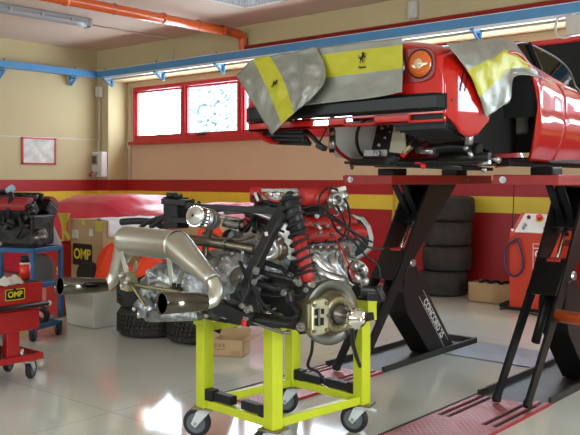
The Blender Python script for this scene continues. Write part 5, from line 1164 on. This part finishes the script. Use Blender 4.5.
for a, b_ in (((x0 - .015, y0 - .015), (x1 + .015, y0)), ((x1, y0), (x1 + .015, y1)), ((x0 - .015, y0), (x0, y1)), ((x0 - .015, y1), (x1 + .015, y1 + .015))): m.bb((a[0], a[1], bh - .04), (b_[0], b_[1], bh + .005))
m.build('bin_rim', M['bin'], t, bevel=.004)
sq = atD(82, 272, 8.75)
t = thing('seat_cushion', (sq.x, sq.y, .3), 'rounded black seat cushion standing in the beige bin', 'cushion')
m = MB(); m.prism([V((sq.x - .13 + .0, sq.y, .30)), V((sq.x + .14, sq.y + .02, .30))] + [V((sq.x + .005 + .135 * math.cos(a), sq.y + .01, .56 + .12 * math.sin(a))) for a in [math.pi * k / 10 for k in range(11)]], (.03, .12, 0)); m.build('cushion_body', M['blk'], t, bevel=.02, seg=3)
def heap(cx_, cy_, z0, rx, ry, h, seed):
    def fn(u, v):
        a = 2 * math.pi * v; r = u; n = pnoise(V((math.cos(a) * 2.2 * r + seed, math.sin(a) * 2.2 * r, seed)));
        return (cx_ + rx * r * math.cos(a) * (1 + .15 * n), cy_ + ry * r * math.sin(a) * (1 + .15 * n), z0 + h * (1 - r ** 1.6) * (1 + .25 * n) + .07 * h * math.sin(a * 7 + seed) * r)
    return MB().grid(fn, 16, 48)
rc = atD(106, 278, 8.85)
tag(heap(rc.x + .02, rc.y + .05, .42, .24, .26, .46, 3).build('red_cloth', M['cloth'], solid=.006), 'bright red cloth heaped in the beige bin beside the black cushion', 'cloth')
rc = atD(142, 262, 8.3)
tag(heap(rc.x, rc.y + .1, .60, .24, .2, .22, 8).build('red_cloth', M['cloth'], solid=.006), 'bright red cloth bundled on the treaded tyres behind the muffler', 'cloth')
rc = atD(210, 246, 7.9)
tag(heap(rc.x, rc.y, .60, .30, .20, .62, 5).build('red_cloth', M['cloth'], solid=.006), 'red cloth on the right-hand tyres, showing above the gearbox', 'cloth')

# blue trolley with an engine
b0 = atD(33, 334, 7.80); b0.z = 0; b1 = atD(60.5, 330, 8.20); b1.z = 0
ea = (b1 - b0); dl = ea.length; ang = math.atan2(ea.y, ea.x) - math.pi / 2   # local y runs along the right-hand end
t = thing('blue_trolley', b0, 'blue steel workshop trolley carrying the dark engine at the left', 'trolley', rz=ang)
def lk(m, n, mt, par=t, bv=0, **k): o = m.build(n, M[mt] if isinstance(mt, str) else mt, None, bv, **k); o.parent = par; return o
for x, y in ((0, 0), (0, dl), (-.75, 0), (-.75, dl)):
    m = MB(); m.beam((x, y, .13), (x, y, .90), .04, .04, (0, 1, 0)); lk(m, 'leg', 'bluecart', t, .004)
for z, nm in ((.90, 'top_frame'), (.55, 'middle_shelf'), (.15, 'bottom_shelf')):
    m = MB()
    for a, b_ in (((-.02, -.02), (.02, dl + .02)), ((-.77, -.02), (-.73, dl + .02)), ((-.75, -.02), (0, .02)), ((-.75, dl - .02), (0, dl + .02))): m.bb((a[0], a[1], z - .03), (b_[0], b_[1], z + .015))
    if z < .9: m.bb((-.75, 0, z - .03), (0, dl, z - .015))
    lk(m, nm, 'bluecart', t, .004)
for x, y in ((-.0, dl - .02), (-.03, .02), (-.72, .0), (-.72, dl)):
    c2 = copy_tree(k0, t); c2.location = (x, y, 0); c2.rotation_euler = (0, 0, 2.0 + y)
# things on its shelves
def at_local(p): return t.matrix_basis @ V(p)
m = MB(); m.prism([(-.10, .05, .57), (-.10, .44, .57), (-.10, .44, .74), (-.10, .30, .84), (-.10, .10, .86)], (.02, 0, 0))
def place_local(o, label, cat, group=None):
    o.location = at_local(o.location); o.rotation_euler = (0, 0, ang); return tag(o, label, cat, group)
place_local(m.build('metal_panel', mat('dull_grey_panel', (.09, .08, .07), .6), bevel=.004), 'dark metal panel standing on the middle shelf of the blue trolley', 'panel')
m = MB(); m.lathe((-.08, .2, .23), (0, 1, .2), [(.05, 0), (.09, .0), (.10, .02), (.09, .05), (.05, .05)], 24, closed=True); place_local(m.build('drive_pulley', M['blkm']), 'black ring-shaped pulley on the bottom shelf of the blue trolley', 'pulley')
# the engine on it, local frame then placed
e2 = thing('spare_engine', at_local((-.40, dl / 2, .915)), 'dark oily V8 engine with dull red cam covers on the blue trolley', 'engine', rz=ang)
def le(m, n, mt, bv=0, par=e2, **k):
    n0 = len(bpy.data.objects); before = set(bpy.data.objects); o = m.build(n, M[mt] if isinstance(mt, str) else mt, None, bv, **k)
    for q in set(bpy.data.objects) - before: q.parent = par
    return o
dk = mat('oily_casting', (.05, .045, .04), .42, .6, c2=(.016, .015, .014), vscale=12, bump=.6, bscale=30)
m = MB(); m.box((0, 0, .17), (.72, .34, .30)); m.box((0, 0, .02), (.60, .26, .04)); bk2 = le(m, 'engine_block', dk, .03)
rnd = random.Random(12); m = MB()
for k in range(46):
    x = rnd.uniform(-.36, .38); z = rnd.uniform(.04, .32); r = rnd.uniform(.014, .038); m.cyl((x, -.16, z), (x + rnd.uniform(-.02, .02), -.19 - rnd.random() * .05, z), r, r * .8, n=10)
for k in range(6): m.beam((-.3 + k * .11, -.19, .06), (-.28 + k * .11, -.19, .30), .02, .03, (0, -1, 0))
le(m, 'block_fittings', dk, 0, bk2)
for s in (-1, 1):
    R = Matrix.Rotation(-s * math.radians(36), 3, 'X')
    m = MB(); m.box((0.02, s * .15, .36), (.66, .17, .12), rot=R); le(m, 'cylinder_head', dk, .012)
    m = MB(); cc_ = V((.02, s * .19, .42))
    m.grid(lambda u, v: cc_ + R @ V((-.32 + .64 * u, .085 * math.cos(math.pi * v), .06 * math.sin(math.pi * v) ** .6 * (1 + .15 * abs(math.sin(u * 12.6))))), 40, 12)
    for e in (0, 1): m.add([cc_ + R @ V((-.32 + .64 * e, .085 * math.cos(math.pi * v / 12), .06 * math.sin(math.pi * v / 12) ** .6)) for v in range(13)], [tuple(range(13))])
    le(m, 'cam_cover', mat('dull_red_cover', (.26, .012, .014), .5))
m = MB()
for k in range(8): x = -.28 + k * .08; m.cyl((x, -.05, .44), (x, -.05, .535), .024, .03, n=14); m.cyl((x, .06, .44), (x, .06, .53), .024, .03, n=14)
m.beam((-.34, -.01, .53), (.32, -.01, .53), .03, .02); m.beam((-.34, -.07, .50), (.32, -.07, .50), .02, .03); le(m, 'throttle_body', 'blkm')
m = MB(); m.torus((-.33, -.27, .33), (.3, -1, 0), .085, .014); m.cyl((-.33, -.24, .33), (-.33, -.28, .33), .06); le(m, 'belt_pulley', 'dsteel')
m = MB(); m.tube([(-.05, -.1, .55), (.05, -.14, .55), (.13, -.2, .50), (.15, -.25, .40), (.13, -.24, .30)], .026, 10); m.tube([(-.42, -.2, .49), (-.2, -.14, .53), (.0, -.12, .56)], .016, 8); m.tube([(.2, -.2, .1), (.3, -.26, .2), (.26, -.24, .32)], .014, 8); m.tube([(-.2, -.24, .1), (-.1, -.28, .22), (.05, -.26, .25), (.2, -.24, .2)], .012, 8); le(m, 'hose', 'blk')
m = MB(); m.cyl((.06, -.16, .555), (.12, -.17, .59), .035); le(m, 'blue_cap', mat('pale_blue_cap', (.30, .48, .60), .4))
m = MB(); m.lathe((.42, -.16, .10), V((.5, -.85, .1)), [(1e-4, .05), (.03, .05), (.035, .02), (.06, .01), (.07, -.01), (.072, -.05), (.05, -.08)], 26); m.cyl((.36, -.05, .14), (.44, -.13, .12), .06); le(m, 'water_pump', 'dsteel')
m = MB(); m.cyl((-.1, -.22, .03), (-.06, -.26, .02), .03); m.ball((.0, -.24, .04), .035, 12, (1.3, 1, .7)); m.ball((-.26, -.24, .035), .03, 12); le(m, 'shop_rag', 'lgrey')
# yellow funnel and white card behind the engine; red cases behind the trolley
fp = atD(63, 222, 8.55)
m = MB(); fz = atD(64, 216, 9.33); m.lathe(V((fz.x, fz.y, .955)), V((0, 0, 1)), [(.016, -.085), (.022, 0), (.028, .10), (.06, .20), (.072, .235)], 20); m.tube([V((fz.x + .02, fz.y, .98)), V((fz.x + .07, fz.y, .94)), V((fz.x + .11, fz.y, .885))], .022, 10)
tag(m.build('oil_funnel', mat('yellow_plastic', (.50, .40, .03), .4)), 'yellow plastic oil funnel on the red case between the dark engine and the tall box', 'funnel')
fp = atD(52, 262, 8.62)
def rcase(cx_, cy_, w_, d_, z0, h, label, letter=None):
    t = thing('red_case', (cx_, cy_, z0), label, 'case')
    b = MB().bb((cx_ - w_ / 2, cy_ - d_ / 2, z0), (cx_ + w_ / 2, cy_ + d_ / 2, z0 + h)).build('case_body', M['redb'], t, bevel=.02)
    MB().bb((cx_ - w_ / 2 + .01, cy_ - d_ / 2 + .01, z0 + h), (cx_ + w_ / 2 - .01, cy_ + d_ / 2 - .01, z0 + h + .03)).build('case_lid', M['redb'], t, bevel=.01)
    if letter: text('lettering', letter, (cx_ + w_ * .38, cy_ - d_ / 2 - .002, z0 + h * .62), (1, 0, 0), (0, 0, 1), .13, M['yellow'], b)
    return t
p = atD(58, 262, 8.70); p = atD(55, 262, 9.35); rcase(p.x - .05, p.y + .1, .30, .20, 0, .84, 'tall red plastic case with a yellow letter behind the blue trolley', 'S')
m = MB(); m.prism([atD(48, 224, 8.4), atD(52, 226, 8.4), atD(60, 244, 8.4), atD(57, 248, 8.4), atD(44, 246, 8.4)], (.01, .02, 0)); tag(m.build('white_card', M['white']), 'white triangular card leaning behind the dark engine', 'card')

# red tool trolley at the left edge
pc = atD(43, 340, 6.42); tx1, ty1 = pc.x, pc.y; tx0, ty0 = tx1 - .46, ty1 - .78
t = thing('tool_trolley', ((tx0 + tx1) / 2, (ty0 + ty1) / 2, 0), 'red wheeled tool trolley with yellow and black logo plate at the left edge', 'trolley')
top = .775
bx_ = MB().bb((tx0, ty0, .57), (tx1, ty1, top)).build('upper_box', M['redtool'], t, bevel=.008)
MB().bb((tx0 + .02, ty0 + .02, top - .001), (tx1 - .02, ty1 - .02, top + .006)).build('top_mat', M['blk'], bx_)
MB().bb((tx0 + .01, ty0 + .01, .40), (tx1 - .015, ty1 - .02, .565)).build('drawer', M['redtool'], t, bevel=.008)
m = MB(); m.tube([(tx1 + .02, ty0 - .05, .60), (tx1 + .02, ty1 + .03, .60)], .02, 10, k=1); m.build('drawer_handle', M['blkg'], t)
MB().ball((tx1 + .02, ty1 + .04, .60), .022, 10).build('handle_end', M['lgrey'], t)
m = MB(); m.cyl((tx1 - .0, ty1 - .25, .735), (tx1 + .006, ty1 - .25, .735), .012); m.build('lock', M['blk'], bx_)
lp = atX(15, 294.5, tx1)
omp(bx_, V((tx1 + .001, lp.y, lp.z)), (0, 1, 0), (0, 0, 1), .165, .085, .062)
for y in (ty1 - .24, ty0 + .2):
    MB().bb((tx1 - .10, y - .055, .20), (tx1 - .03, y + .055, .40)).build('post', M['redtool'], t, bevel=.006)
m = MB(); m.bb((tx0, ty0, .165), (tx1 + .01, ty1 + .0, .18)); m.bb((tx1 - .005, ty0, .165), (tx1 + .01, ty1, .215)); m.bb((tx0, ty1 - .012, .165), (tx1, ty1, .215)); m.bb((tx0, ty0, .165), (tx0 + .012, ty1, .215)); m.build('bottom_shelf', M['redtool'], t, bevel=.004)
for x, y in ((tx1 - .06, ty1 - .09), (tx0 + .06, ty1 - .09), (tx1 - .06, ty0 + .09), (tx0 + .06, ty0 + .09)):
    c2 = copy_tree(k0, t); c2.location = V((x, y, .03 * 0)) - t.location; c2.scale = (1.2, 1.2, 1.22); c2.rotation_euler = (0, 0, 2.2)
m = MB(); m.bb((tx0 + .08, ty0 + .25, .184), (tx1 - .1, ty1 - .3, .30)); tag(m.build('parts_tray', M['blk'], bevel=.01), 'black parts tray on the bottom shelf of the red tool trolley', 'tray')
m = MB(); yb2 = ty1 - .20; m.cyl((tx1 - .03, yb2 + .03, .184), (tx1 - .03, yb2 + .03, .26), .016); tag(m.build('small_bottle', M['steel']), 'small metal tube standing on the bottom shelf of the red trolley', 'tube')
# on top of it: red can with black lid, pale rag, dark bits
cn = atD(24.5, 275, 6.50); zt = top + .006
cn = V((tx1 - .16, ty1 - .06, zt)); 
u_ = atZ(25, 279, zt)
t = thing('spray_can', (u_.x, u_.y, zt), 'red can with a black lid standing on the red tool trolley', 'can')
MB().cyl((u_.x, u_.y, zt), (u_.x, u_.y, zt + .12), .042, n=24).build('can_body', mat('can_red', (.62, .03, .012), .35), t)
MB().cyl((u_.x, u_.y, zt + .135), (u_.x, u_.y, zt + .19), .038, .034, n=24).build('can_lid', M['blk'], t)
MB().cyl((u_.x, u_.y, zt + .12), (u_.x, u_.y, zt + .135), .04, n=24).build('can_band', M['lgrey'], t)
u2 = atZ(13, 283, zt)
tag(heap(u2.x, u2.y, zt, .085, .085, .06, 2).build('shop_rag', mat('pale_rag', (.55, .52, .42), .9), solid=.004), 'crumpled pale rag on the red tool trolley left of the can', 'rag')
u3 = atZ(3, 285, zt)
tag(heap(u3.x, u3.y, zt, .06, .07, .06, 6).build('shop_rag', M['lgrey'], solid=.004), 'small grey rag at the left edge on the red tool trolley', 'rag')
